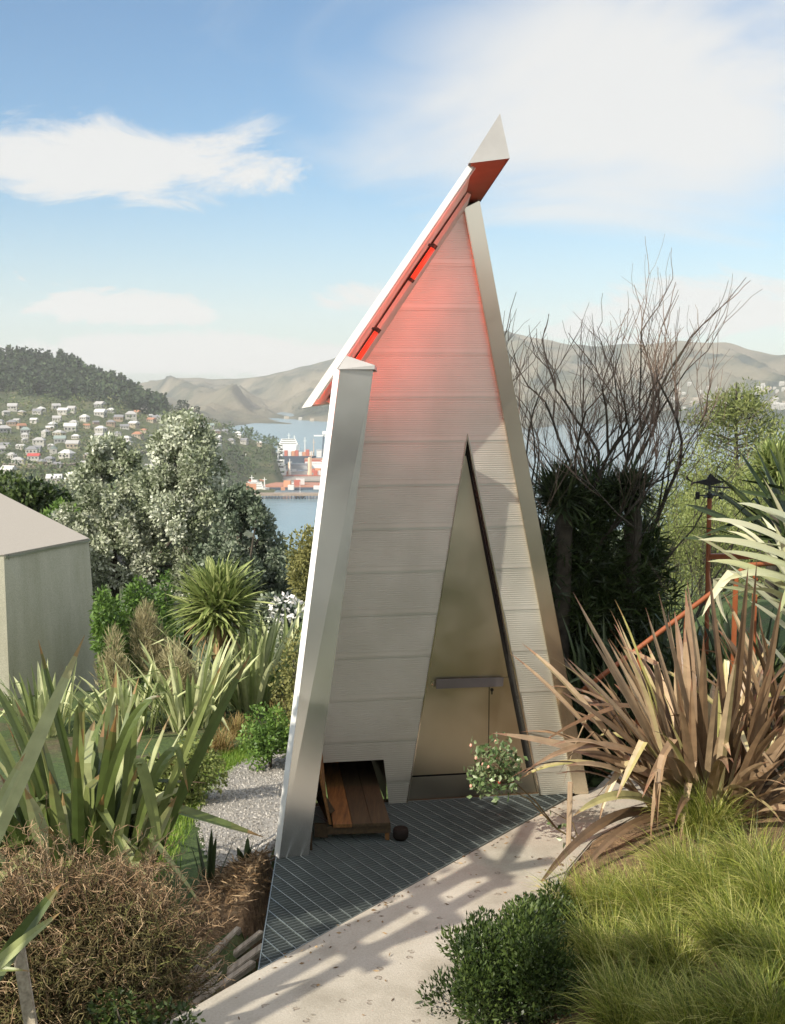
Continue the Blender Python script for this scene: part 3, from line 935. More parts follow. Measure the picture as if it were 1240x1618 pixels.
for (y_a, y_b) in ((445, 398), (552, 527), (628, 596)):
    ta, tb = nearest_t(0, y_a, .33, .07), nearest_t(0, y_b, .33, .07)
    if y_a == 552: ta -= .06
    lamp = MB(); lamp.tube([soff(ta, .33, .06), soff(tb, .33, .06)], .022, 12)
    lo = lamp.build('lamp_tube', M_tube, roof, smooth=True)
    cp = MB(); e = (tb - ta) * .14 * min(1, .05 / (tb - ta + 1e-6)) + .012
    cp.tube([soff(tb, .33, .06), soff(tb + .016, .33, .06)], .026, 12)
    cp.tube([soff(tb + .003, .33, .06), soff(tb + .003, .33, .01)], .012, 8)
    c2_ = MB(); c2_.tube([soff(ta, .33, .06), soff(ta - .012, .33, .06)], .026, 12); c2_.build('lamp_end', M_black, lo)
    cp.build('lamp_end', M_black, lo)
    al = bpy.data.lights.new('lamp_light', 'AREA'); al.shape = 'RECTANGLE'; al.color = (1.0, .06, .02); al.energy = 11.0 if y_a < 500 else 7.0 if y_a < 600 else 2.0
    al.size = .03; al.size_y = .5
    ao = bpy.data.objects.new('lamp_light', al); COL.objects.link(ao)
    ao.location = tuple(soff((ta + tb) / 2, .28, .10))
    sl_ = Vector(tuple(unit(Ri[1] - Ri[0]))); zz_ = Vector(tuple(nrm_)); xx_ = sl_.cross(zz_).normalized()
    from mathutils import Matrix
    ao.rotation_euler = Matrix((xx_, sl_, zz_)).transposed().to_euler()
    for q in (-.45, .1, .65, 1.2, 2.0) if y_a < 500 else (-.3, .5, 1.3):
        pl_ = bpy.data.lights.new('lamp_light', 'POINT'); pl_.energy = 1.7; pl_.color = (1.0, .075, .02); pl_.shadow_soft_size = .01
        po = bpy.data.objects.new('lamp_light', pl_); COL.objects.link(po); po.location = tuple(soff(ta + (tb - ta) * q, .12, .26))

# peak: a prow-shaped end to the ridge with a sloping underside
PY = 9.80
pa, ptip, pb = at_y(740, 258, PY), at_y(790, 179, PY), at_y(805.5, 250, PY)
ub, ua = at_y(757, 322, 11.05), at_y(730, 322, 11.0)
bt = np.array([.95, 11.05 + KB, 6.05]); bb = ub + np.array([.1, KB - .2, 0]); ba = Wm[1] + np.array([.12, KB, .32])
mb = MB()
mb.poly([pa, pb, ptip])
mb.poly([ptip, pb, ub, bb, bt])
mb.poly([pa, ptip, bt, ba])
mb.poly([bb, ba, bt])
peak = mb.build('roof_peak', M_peak, roof)
mb = MB()
dz = np.array([0, .0, .006])
mb.poly([pa + dz + np.array([.02, .01, 0]), pb + dz + np.array([-.004, .01, 0]), ub + dz, ua + dz])
mb.build('peak_soffit', M_peakin, peak, fixn=False)

# side and rear walls
mb = MB()
rB = w3(pb1[0] - .01, 0, -.24); rT = w3(pt1[0] - .01, pt1[1] - .02, -.24)
RB = np.array([1.45, 14.2, 0]); RT = np.array([.98, 14.2, 5.5]); LB = np.array([-.55, 13.9, 0]); LT = np.array([-.28, 14.1, 3.75])
mb.poly([rB, RB, RT, rT])
mb.build('side_wall', M_clad, pav, fixn=False)
mb = MB(); mb.poly([back_b + np.array([.004, .002, 0]), LB, LT, back_t + np.array([.004, 0, 0])]); mb.build('side_wall', M_clad, pav, fixn=False)
mb = MB(); mb.poly([RB, LB, LT, RT]); mb.build('rear_wall', M_clad, pav, fixn=False)

# ------------------------------------------------------------------ grating
gt = thing('floor_grating', (0.1, 9.8, 0), 'dark triangular steel floor grating in front of the pavilion door', 'grating')
th_b = math.atan2(.256, .388)
bd = np.array([math.cos(th_b), math.sin(th_b)]); cd = np.array([-bd[1], bd[0]])
tri = np.array([at_z(408, 1533)[:2], at_z(900, 1258)[:2], w3(pb0[0] - .02, 0, -.02)[:2], w3(-.9, 0, -.02)[:2] + np.array([0.0, .0]), at_z(436, 1335)[:2] + np.array([-.0, .5])])


def clip_line(o, d, poly):
    ts = []
    for i in range(len(poly)):
        a, b = poly[i], poly[(i + 1) % len(poly)]
        m = np.array([d, -(b - a)]).T
        if abs(np.linalg.det(m)) < 1e-9: continue
        t, s = np.linalg.solve(m, a - o)
        if -1e-9 <= s <= 1 + 1e-9: ts.append(t)
    return (min(ts), max(ts)) if len(ts) >= 2 else None


mb = MB(); c = tri.mean(0)
for s in np.arange(-3.2, 3.2, .041):
    o0 = c + cd * s; r = clip_line(o0, bd, tri)
    if r and r[1] - r[0] > .03:
        a, b = o0 + bd * r[0], o0 + bd * r[1]
        mb.bar((*a, -.0115), (*b, -.0115), .005, .022)
mb.build('bars', M_grate, gt, fixn=False)
mb = MB()
for s in np.arange(-3.2, 3.2, .117):
    o0 = c + bd * s; r = clip_line(o0, cd, tri)
    if r and r[1] - r[0] > .03:
        a, b = o0 + cd * r[0], o0 + cd * r[1]
        mb.bar((*a, -.004), (*b, -.004), .008, .009)
mb.build('cross_bars', M_cross, gt, fixn=False)
mb = MB()
for i in range(len(tri)):
    a, b = tri[i], tri[(i + 1) % len(tri)]
    mb.bar((*a, -.017), (*b, -.017), .008, .042)
mb.build('frame', M_cross, gt)

# ------------------------------------------------------------------ bench in the recess
SZ = 0.17
bench = thing('bench', tuple(at_z(570, 1310, 0)), 'low dark timber bench tucked under the left side of the pavilion', 'bench')
fr_l, fr_r = at_z(526, 1303, SZ), at_z(617, 1300, SZ)
bk_r = w3(wall_left(.2) - .015, SZ, -1.2); dvec = (bk_r - fr_r)
bk_l = fr_l + dvec
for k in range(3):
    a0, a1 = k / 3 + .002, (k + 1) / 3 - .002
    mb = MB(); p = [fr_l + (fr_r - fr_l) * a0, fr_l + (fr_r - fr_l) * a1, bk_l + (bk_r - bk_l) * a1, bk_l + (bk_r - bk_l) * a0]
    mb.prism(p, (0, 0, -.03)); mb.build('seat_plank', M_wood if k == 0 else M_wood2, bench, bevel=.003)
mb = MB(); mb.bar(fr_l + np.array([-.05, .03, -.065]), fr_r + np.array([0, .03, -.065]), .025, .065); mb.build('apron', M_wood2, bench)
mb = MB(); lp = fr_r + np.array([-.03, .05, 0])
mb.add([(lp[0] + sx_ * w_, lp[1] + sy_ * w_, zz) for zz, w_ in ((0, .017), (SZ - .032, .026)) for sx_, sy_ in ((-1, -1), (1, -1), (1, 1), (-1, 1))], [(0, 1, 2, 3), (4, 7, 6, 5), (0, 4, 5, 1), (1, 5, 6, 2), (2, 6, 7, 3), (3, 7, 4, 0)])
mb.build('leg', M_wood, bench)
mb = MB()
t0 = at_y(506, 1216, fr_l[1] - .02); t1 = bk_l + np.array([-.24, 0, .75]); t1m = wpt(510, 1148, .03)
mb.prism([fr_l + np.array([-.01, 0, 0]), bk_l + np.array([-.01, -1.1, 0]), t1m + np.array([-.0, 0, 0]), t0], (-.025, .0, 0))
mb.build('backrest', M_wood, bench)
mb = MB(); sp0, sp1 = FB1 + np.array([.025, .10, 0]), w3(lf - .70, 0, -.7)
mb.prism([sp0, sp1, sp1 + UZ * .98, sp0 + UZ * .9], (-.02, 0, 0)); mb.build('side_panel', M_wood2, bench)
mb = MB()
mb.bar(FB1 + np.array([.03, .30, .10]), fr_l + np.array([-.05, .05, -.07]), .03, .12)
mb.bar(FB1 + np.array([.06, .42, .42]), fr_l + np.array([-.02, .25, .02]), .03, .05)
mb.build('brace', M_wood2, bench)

pp = at_z(633, 1326, 0)
mb = MB(); mb.lathe(pp, [(0, .0), (.05, .002), (.066, .025), (.07, .07), (.062, .10), (.054, .105), (.05, .095), (0, .08)], 20)
tag(mb.build('pot', flat_mat('dark clay', (.02, .015, .012), .9, spec=.1), smooth=True), 'small dark round pot in shade beside the bench leg', 'pot')

# ------------------------------------------------------------------ rendered concrete box at the left edge
c1 = at_y(140, 852, 24.0); zt = c1[2]
c2 = at_z(6, 878, zt); c3 = np.array([c2[0] - 1.1, c2[1] - .35, zt]); c4 = at_z(-40, 760, zt)
bx = thing('outbuilding', (c1[0], c1[1], gz(c1[0], c1[1])), 'plain grey rendered outbuilding with flat pale roof beside the flax', 'outbuilding')
zb = -3.6
b1, b2, b3, b4 = [np.array([p[0], p[1], zb]) for p in (c1, c2, c3, c4)]
sl = at_y(157, 1080, 23.94); b1[:2] = c1[:2] + (sl[:2] - c1[:2]) * (zt - zb) / (zt - sl[2])
b2 = np.array([c2[0] + .02, c2[1], zb])
mb = MB(); mb.poly([b1, b2, c2, c1]); mb.poly([b2, b3, c3, c2]); mb.poly([b4, b1, c1, c4]); mb.poly([b3, b4, c4, c3])
mb.build('wall', M_box, bx)
mb = MB(); out_ = [c1 + np.array([.012, -.006, 0]), c2 + np.array([.012, -.012, 0]), c3 + np.array([0, -.012, 0]), c4]
mb.prism([p + np.array([0, 0, .002]) for p in out_], (0, 0, .022)); mb.build('roof', M_boxtop, bx, bevel=.004)
mb = MB(); q0 = c2 + (c1 - c2) * .05; q1 = b2 + (b1 - b2) * .05
nb = np.cross(c1 - c2, UZ); nb /= np.linalg.norm(nb)
mt = MB(); mt.bar(c2 + nb * .03 + UZ * -.03, c1 + nb * .03 + UZ * -.03, .02, .035, up=UZ); mt.bar(c1 + nb * .03 + UZ * -.03, c4 + UZ * -.03, .02, .035, up=UZ); mt.build('roof_trim', M_sill, bx)
mb.bar(q0 + nb * .002, q1 + nb * .002, .012, .006, up=nb); mb.build('joint', M_dark, bx)

# timber sleepers and stakes
for i, (p, q, w) in enumerate([((270, 1530), (378, 1464), .05), ((270, 1548), (414, 1470), .05), ((250, 1590), (418, 1492), .07), ((250, 1625), (400, 1518), .055)]):
    a, b = at_z(*p, -.2), at_z(*q, -.2)
    a[2] = gz(a[0], a[1]) + .05; b[2] = -.22
    mb = MB(); mb.bar(a, b, w, .05)
    o = mb.build('timber_sleeper', M_greywood, bevel=.006)
    tag(o, ['thin weathered sleeper farthest from the camera, beside the mulch', 'weathered sleeper second from the mulch, beside the grating edge', 'widest pale sleeper touching the grating corner', 'short weathered sleeper nearest the concrete path'][i], 'sleeper', 'weathered timber sleepers left of the grating')
mb = MB(); a = at_y(26, 1480, 6.6); b = at_y(52, 1640, 6.5)
mb.bar(a, b + (b - a) * .6, .075, .03, up=(0, 1, 0)); tag(mb.build('garden_stake', M_greywood, bevel=.004), 'grey flat timber stake among wiry shrub twigs at lower left', 'stake')
mb = MB(); a = at_y(901, 1236, 9.75); b = at_z(899, 1410, 0)
b = np.array([a[0] - .01, a[1] - .02, .0]); mb.bar(a, b, .04, .04, up=(0, 1, 0)); tag(mb.build('garden_stake', M_stake, bevel=.004), 'pale upright timber stake beside the rose stem', 'stake')

# dead leaves and bark blown on to the path and its edges
mb = MB(); n = 260
tt0 = rng.random(n); sgn = rng.random(n)
Pl = np.where(sgn[:, None] < .45, np.stack([np.interp(tt0, [0, 1], [.75, 1.6]) - np.abs(rng.normal(size=n)) * .22, np.interp(tt0, [0, 1], [6.9, 9.6])], 1),
     np.where(sgn[:, None] < .8, GR[0] + (GR[1] - GR[0]) * tt0[:, None] + np.array([.06, -.05]) + rng.normal(size=(n, 2)) * np.array([.05, .05]), np.stack([rng.uniform(-1.2, .9, n), rng.uniform(7, 9.5, n)], 1)))
ok_ = np.array([((p - GR[0]) @ np.array([-(GR[1] - GR[0])[1], (GR[1] - GR[0])[0]])) < -.02 for p in Pl])
Pl = Pl[ok_]; D = rng.normal(size=(len(Pl), 3)) * np.array([1, 1, .12])
add_leaves(mb, np.column_stack([Pl, np.full(len(Pl), .006)]), D, rng.uniform(.02, .06, len(Pl)), rng.uniform(.006, .02, len(Pl)))
o = mb.build('leaf_litter', M_straw, fixn=False); tag(o, kind='stuff')

# ------------------------------------------------------------------ handrail, vane
hr = thing('handrail', tuple(at_y(1080, 1000, 12.2) * np.array([1, 1, 0])), 'orange steel handrail rising behind the bronze flax', 'handrail')
h0, h1, h2 = at_y(972, 1052, 11.9), at_y(1182, 893, 12.3), at_y(1300, 884, 12.6)
mb = MB(); mb.tube([h0 + (h0 - h1) * .25, h0, h0 * .5 + h1 * .5, h1 * .97 + h0 * .03, h1, h2], .026, 12); mb.build('rail', M_orange, hr, smooth=True)
for p in (at_y(1163, 905, 12.26), at_y(1194, 896, 12.33), at_y(1010, 1030, 11.98), at_y(1085, 970, 12.1)):
    mb = MB(); mb.bar(p, (p[0], p[1], gz(p[0], p[1]) - .1), .045, .045, up=(0, 1, 0)); mb.build('post', M_orange, hr, bevel=.003)
wv = thing('weather_vane', tuple(at_y(1121, 790, 14.0)), 'black swordfish weather vane on a slim orange post', 'weather vane')
VY = 14.0
mb = MB()
fish = [(1086, 752), (1084, 757), (1093, 762), (1091, 768), (1097, 764), (1104, 764), (1112, 766), (1119, 768), (1128, 766), (1138, 763), (1158, 762), (1139, 760), (1131, 756), (1123, 748), (1121, 750), (1117, 757), (1108, 759), (1095, 762), (1089, 757)]
fp = [at_y(p[0], p[1], VY) for p in fish]
cen = np.mean(fp, 0)
mb.prism(fp, (0, .025, 0)); mb.build('fish', M_vane, wv)
mb = MB()
mb.tube([at_y(1121, 766, VY + .012), at_y(1121, 790, VY + .012)], .017, 8)
mb.tube([at_y(1124, 769, VY), at_y(1158, 771, VY)], .012, 6)
mb.tube([at_y(1104, 783, VY), at_y(1139, 783, VY)], .010, 6); mb.tube([at_y(1112, 786, VY - .25), at_y(1130, 780, VY + .25)], .010, 6)
for p in ((1102, 783), (1139, 783)):
    mb.box(at_y(*p, VY), (.05, .02, .085))
mb.tube([at_y(1121, 787, VY - .05), at_y(1121, 779, VY - .05)], .035, 8)
mb.build('compass_arms', M_vane, wv)
mb = MB(); a, b, c = at_y(1121, 787, VY + .012), at_y(1121, 879, VY + .012), at_y(1200, 879, VY + .012)
mb.tube([a, b + np.array([0, 0, -1.8])], .028, 10); mb.bar(b, c, .06, .06); mb.build('post', M_orange, wv)

# ------------------------------------------------------------------ flax, sedges, shrubs and trees near the pavilion
FLAXP = ((0, .25, .6, .85, 1), (.6, 1, .95, .55, .02))


def flax(name, base, n, L, W, label, cat, mat, spread=.16, el=(50, 88), droop=(.1, .9), kinks=.15, az=None, group=None, extra=None, lean=None, nseg=12):
    base = np.asarray(base, float)
    mb = MB()
    a = rng.random(n) * 2 * math.pi if az is None else np.radians(rng.uniform(az[0], az[1], n))
    e = np.radians(rng.uniform(el[0], el[1], n))
    r = rng.random(n) ** .6 * spread
    P = base + np.stack([np.cos(a) * r, np.sin(a) * r, np.zeros(n)], 1)
    LL = L * rng.uniform(.62, 1.05, n)
    k = (rng.uniform(.45, .8, n), np.where(rng.random(n) < kinks, rng.uniform(.8, 2.0, n), 0.0))
    dr_ = rng.uniform(droop[0], droop[1], n) * np.where(e < 1.1, 1.2, .6)
    add_blades(mb, P, a, e, LL, W * rng.uniform(.7, 1.15, n), dr_, nseg, .16, k, rng.uniform(-.9, .9, n), FLAXP)
    if extra:
        extra(mb)
    o = mb.build(name, mat, fixn=False, smooth=False)
    return tag(o, label, cat, group)


def leaf_to(mb, root, tip, W, sag=.25, nseg=14, val=.5, kink=None, tipdrop=None, tw=0.0):
    """One sword leaf drawn from root to tip, arching by sag; its blade faces half towards the sky."""
    root = np.asarray(root, float); tip = np.asarray(tip, float)
    pts = []
    for i in range(nseg + 1):
        t = i / nseg
        p = root + (tip - root) * t + np.array([0, 0, 1]) * sag * 4 * t * (1 - t)
        pts.append(p)
    pts = np.array(pts)
    if kink is not None:
        t0, drop = kink
        for i in range(nseg + 1):
            t = i / nseg
            if t > t0:
                s = (t - t0) / (1 - t0)
                pts[i] = pts[int(t0 * nseg)] + (pts[i] - pts[int(t0 * nseg)]) * .55 + np.array([0, 0, -drop * s])
    T = unit(np.gradient(pts, axis=0))
    vw = unit(pts - CAMP)
    ref = np.array([.35, -.55, .75])
    S = unit(np.cross(T, ref))
    Nn = np.cross(S, T)
    rings = []
    for i in range(nseg + 1):
        w = W * np.interp(i / nseg, FLAXP[0], FLAXP[1])
        a = tw * i / nseg
        s_ = S[i] * math.cos(a) + Nn[i] * math.sin(a); n_ = Nn[i] * math.cos(a) - S[i] * math.sin(a)
        rings += [pts[i] - s_ * w / 2, pts[i] - n_ * w * .14, pts[i] + s_ * w / 2]
    Fc = [(i * 3 + j, i * 3 + j + 1, (i + 1) * 3 + j + 1, (i + 1) * 3 + j) for i in range(nseg) for j in (0, 1)]
    mb.add(rings, Fc, [val] * len(Fc), [(i + .5) / nseg for i in range(nseg) for j in (0, 1)])


M_flaxg = leaf_mat("green flax", [(0, (.035, .055, .014)), (.45, (.10, .135, .035)), (.8, (.22, .255, .085)), (1, (.44, .46, .25))], rough=.36, transl=.18, spec=.5, tip=((.30, .15, .06), .86), streak=.15)
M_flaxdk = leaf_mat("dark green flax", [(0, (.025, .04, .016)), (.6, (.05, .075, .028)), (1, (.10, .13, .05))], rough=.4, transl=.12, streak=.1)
M_flaxst = leaf_mat("grey green flax", [(0, (.12, .16, .05)), (.4, (.32, .37, .15)), (1, (.66, .67, .38))], rough=.4, transl=.3, streak=.15)
M_flaxpu = leaf_mat("bronze flax", [(0, (.06, .038, .020)), (.3, (.16, .10, .055)), (.6, (.32, .225, .135)), (.82, (.47, .36, .225)), (1, (.34, .33, .12))], rough=.4, transl=.12, spec=.5, tip=((.22, .10, .06), .9), streak=.2)
M_flaxpale = leaf_mat("pale variegated flax", [(0, (.30, .33, .17)), (.5, (.44, .46, .28)), (1, (.58, .58, .42))], rough=.4, transl=.18)
M_cab = leaf_mat("cabbage tree leaves", [(0, (.10, .14, .035)), (.5, (.26, .32, .10)), (1, (.48, .51, .21))], rough=.42, transl=.3)
M_skirt = leaf_mat("dead leaf skirt", [(0, (.20, .12, .05)), (1, (.40, .28, .14))], rough=.8, transl=.1)

# big green flax at left
fb = np.array([-2.58, 9.25, -.45])


def fx_left(mb):
    L_ = lambda r, t, d, **k: leaf_to(mb, at_y(*r, fb[1] + d), at_y(*t, fb[1] + d + k.pop('dd', 0)), **k)
    L_((255, 1330), (395, 1035), -.3, W=.085, sag=.06, val=.35, dd=-.2)
    L_((240, 1320), (352, 1045), .1, W=.07, sag=.03, val=.7)
    L_((195, 1330), (215, 1070), -.2, W=.10, sag=.0, val=.6, kink=(.86, .3))
    L_((170, 1330), (185, 1060), -.1, W=.09, sag=.02, val=.95, kink=(.88, .35))
    L_((150, 1330), (255, 1100), -.4, W=.085, sag=.30, val=.4)
    L_((140, 1330), (60, 1010), .1, W=.08, sag=.0, val=.3)
    L_((250, 1330), (205, 1190), -.6, W=.10, sag=.2, val=.75, kink=(.7, .2))
    L_((90, 1340), (-30, 1060), .0, W=.08, sag=.25, val=.5)
    L_((120, 1340), (130, 1065), -.2, W=.10, sag=.15, val=.8, kink=(.8, .5))
    L_((210, 1340), (310, 1200), -.5, W=.08, sag=.35, val=.5, kink=(.72, .3))
    L_((60, 1340), (-60, 1120), -.5, W=.09, sag=.3, val=.7)


flax('flax_bush', fb, 84, 1.95, .15, 'large green flax bush with broad upright leaves beside the outbuilding', 'flax', M_flaxg, spread=.42, el=(60, 89), droop=(.1, 1.15), kinks=.5, extra=fx_left)


def fx_near(mb):
    d = 6.3
    leaf_to(mb, at_y(-90, 1500, d), at_y(134, 1003, d + .5), .10, sag=.0, val=.97, tw=-.5)
    leaf_to(mb, at_y(-60, 1420, d), at_y(40, 1190, d + .2), .07, sag=.05, val=.9)
    leaf_to(mb, at_y(-70, 1640, d - .2), at_y(100, 1392, d), .10, sag=.04, val=.25, tw=.2)
    leaf_to(mb, at_y(-80, 1600, d - .3), at_y(95, 1442, d - .2), .07, sag=.03, val=.85)
    leaf_to(mb, at_y(-120, 1560, d - .2), at_y(48, 1535, d - .3), .04, sag=.05, val=.7)


flax('flax_bush', at_y(-130, 1640, 6.2), 16, 1.1, .07, 'near green flax whose long leaves reach in from the lower left edge', 'flax', M_flaxg, spread=.2, el=(50, 85), az=(120, 260), extra=fx_near)

# flax clump beyond, striped by the sun
for i, (px, py, n, L, lab) in enumerate([(200, 1160, 50, .85, 'grey green flax clump in front of the outbuilding corner'), (70, 1160, 50, .9, 'grey green flax clump in front of the outbuilding wall at the left edge'), (300, 1150, 70, 1.15, 'grey green flax clump below the brown feathery shrub'), (395, 1125, 80, 1.35, 'striped pale green flax clump below the cabbage tree'), (455, 1100, 40, 1.1, 'pale flax clump close to the pavilion fin')]):
    g_ = gpt(px, py)
    flax('flax_clump', g_, n, L * g_[1] / 13.5, .07 * g_[1] / 13.5, lab, 'flax', M_flaxst, spread=.45, el=(48, 88), droop=(.2, .9), kinks=.1, nseg=8, group='pale flax clumps below the cabbage tree')
# small sprigs by the gravel
for px, py, L, lab in [(330, 1412, .62, 'dark narrow flax sprig beside the gravel shadow edge'), (388, 1372, .34, 'short dark flax sprig at the gravel edge near the fin')]:
    flax('flax_sprig', gpt(px, py), 6, L, .05, lab, 'flax', M_flaxdk, spread=.05, el=(55, 88), droop=(0, .3), kinks=0, group='young flax sprigs by the gravel')

# bronze flax at right
pb_ = np.array([2.78, 10.2, .12])


def fx_bronze(mb):
    d = 9.9
    def L_(r, t, W, sag=0., val=.5, dr=0., dt=0., **k): leaf_to(mb, at_y(*r, d + dr), at_y(*t, d + dt), W, sag=sag, val=val, **k)
    L_((1110, 1262), (776, 1158), .10, .10, .62, dt=-.6)
    L_((1090, 1265), (905, 935), .095, -.02, .6, dt=-.3)
    L_((1080, 1270), (930, 1000), .08, .04, .5, dt=-.4)
    L_((1100, 1280), (885, 1092), .085, .10, .35, dt=-.5)
    L_((1120, 1290), (826, 1222), .075, .42, .4, dt=-.6)
    L_((1060, 1290), (842, 1412), .085, .28, .15, dt=-.9)
    L_((1070, 1295), (900, 1405), .07, .22, .3, dt=-1.0)
    L_((1050, 1280), (905, 1290), .085, .16, .95, dt=-.8)
    L_((1120, 1250), (1040, 935), .085, 0, .55, dt=-.2)
    L_((1130, 1250), (1085, 915), .08, 0, .7, dt=.1)
    L_((1150, 1250), (1182, 895), .10, 0, .35, dt=-.1)
    L_((1170, 1250), (1196, 880), .07, 0, .3, dt=-.2)
    L_((1180, 1260), (1235, 940), .11, 0, .4, dt=-.1)
    L_((1160, 1260), (1120, 900), .09, 0, .3, dt=.2)
    L_((1110, 1260), (1020, 960), .08, 0, .65, dt=.0)
    L_((1100, 1270), (960, 1010), .08, 0, .7, dt=.2)
    L_((1150, 1290), (1260, 1190), .10, .08, .35, dt=-.5)
    L_((1150, 1280), (1290, 1120), .11, .05, .45, dt=-.3)
    L_((1080, 1290), (920, 1190), .09, .12, .3, dt=-.4)
    L_((1090, 1270), (896, 1040), .08, .08, .6, dt=-.5)


flax('bronze_flax', pb_, 150, 1.9, .092, 'large bronze pink flax with arching leaves to the right of the pavilion', 'flax', M_flaxpu, spread=.45, el=(38, 89), droop=(.1, 1.25), kinks=.14, extra=fx_bronze)
flax('bronze_flax', np.array([3.75, 10.5, .55]), 60, 1.55, .08, 'second bronze flax clump at the right edge of the photo', 'flax', M_flaxpu, spread=.35, el=(45, 88), droop=(.1, .8), kinks=.1)


def fx_pale(mb):
    d = 11.0
    for r, t, sag, v in [((1290, 905), (1103, 853), .10, .7), ((1300, 900), (1118, 820), .12, .9), ((1300, 960), (1140, 920), .2, .6), ((1290, 1010), (1150, 890), .0, .85), ((1290, 1040), (1185, 950), .05, .95), ((1300, 880), (1165, 795), .12, .8), ((1310, 920), (1140, 870), .05, .5), ((1280, 1090), (1200, 1000), 0, 1.0), ((1310, 860), (1200, 800), .05, .7)]:
        leaf_to(mb, at_y(*r, d), at_y(*t, d - .3), .105, sag=sag, val=v)


flax('variegated_flax', at_y(1310, 980, 11.2), 26, 1.5, .115, 'pale cream variegated flax arching in from the right edge above the bronze flax', 'flax', M_flaxpale, spread=.3, el=(25, 80), az=(95, 265), droop=(.3, 1.0), kinks=.2, extra=fx_pale)


def fx_dk(mb):
    d = 12.6
    for r, t, v in [((1225, 800), (1168, 712), .3), ((1260, 800), (1215, 705), .5), ((1260, 790), (1165, 775), .4), ((1230, 850), (1090, 800), .2), ((1220, 850), (1075, 850), .4)]:
        leaf_to(mb, at_y(*r, d), at_y(*t, d), .10, sag=.0, val=v)


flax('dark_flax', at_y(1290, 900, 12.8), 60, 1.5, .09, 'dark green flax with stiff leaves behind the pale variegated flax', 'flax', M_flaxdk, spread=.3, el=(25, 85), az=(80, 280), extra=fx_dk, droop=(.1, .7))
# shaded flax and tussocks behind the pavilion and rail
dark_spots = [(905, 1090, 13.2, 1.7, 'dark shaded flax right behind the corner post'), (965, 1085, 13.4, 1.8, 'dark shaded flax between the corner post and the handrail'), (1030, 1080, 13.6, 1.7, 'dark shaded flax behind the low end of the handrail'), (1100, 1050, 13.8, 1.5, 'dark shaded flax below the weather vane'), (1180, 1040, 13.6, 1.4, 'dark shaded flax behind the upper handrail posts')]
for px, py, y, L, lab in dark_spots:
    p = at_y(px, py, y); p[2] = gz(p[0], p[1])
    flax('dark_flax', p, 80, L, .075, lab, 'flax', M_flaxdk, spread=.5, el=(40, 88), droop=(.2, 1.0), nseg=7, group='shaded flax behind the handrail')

# ---- cabbage tree
def cabbage(px, py, y, rpx, label, skirt=True, n=800, group=None, mat=None):
    c = at_y(px, py, y); r = rpx / F * y
    t = thing('cabbage_tree', (c[0], c[1], gz(c[0], c[1])), label, 'tree', group)
    mb = MB(); mb.tube([(c[0], c[1], gz(c[0], c[1]) - .1), (c[0] + .05, c[1], c[2] - r * .6), (c[0], c[1], c[2])], [.13, .11, .08], 10); mb.build('trunk', M_bark, t, smooth=True)
    mb = MB(); d = unit(rng.normal(size=(n, 3))); d[:, 2] = np.where(d[:, 2] < -.55, -d[:, 2], d[:, 2]); 
    az_ = np.arctan2(d[:, 1], d[:, 0]); el_ = np.arcsin(d[:, 2])
    offs = rng.normal(size=(n, 3)) * r * .14
    add_blades(mb, c + offs, az_, el_ + .15, r * rng.uniform(.75, 1.12, n), r * .075, rng.uniform(.1, .7, n), 6, .15, None, rng.uniform(-.5, .5, n), ((0, .3, .8, 1), (.7, 1, .7, .02)))
    mb.build('crown', mat or M_cab, t, fixn=False)
    if skirt:
        mb = MB(); n2 = 120; a = rng.random(n2) * 6.28
        add_blades(mb, c + np.array([0, 0, -r * .15]) + rng.normal(size=(n2, 3)) * r * .08, a, np.radians(rng.uniform(-75, -30, n2)), r * rng.uniform(.7, 1.05, n2), r * .06, .5, 5, .1)
        mb.build('dead_leaves', M_skirt, t, fixn=False)
    return t


cabbage(343, 962, 20.0, 78, 'round headed cabbage tree with spiky leaves in front of the silver tree')
cabbage(1225, 745, 22.0, 55, 'cabbage tree head at the right edge among pale green scrub', skirt=False, n=500)


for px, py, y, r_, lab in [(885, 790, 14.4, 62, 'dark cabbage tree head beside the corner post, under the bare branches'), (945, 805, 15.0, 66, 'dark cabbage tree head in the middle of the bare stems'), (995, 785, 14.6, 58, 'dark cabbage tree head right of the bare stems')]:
    cabbage(px, py, y, r_, lab, skirt=False, n=420, group='dark cabbage trees under the bare tree', mat=M_flaxdk)


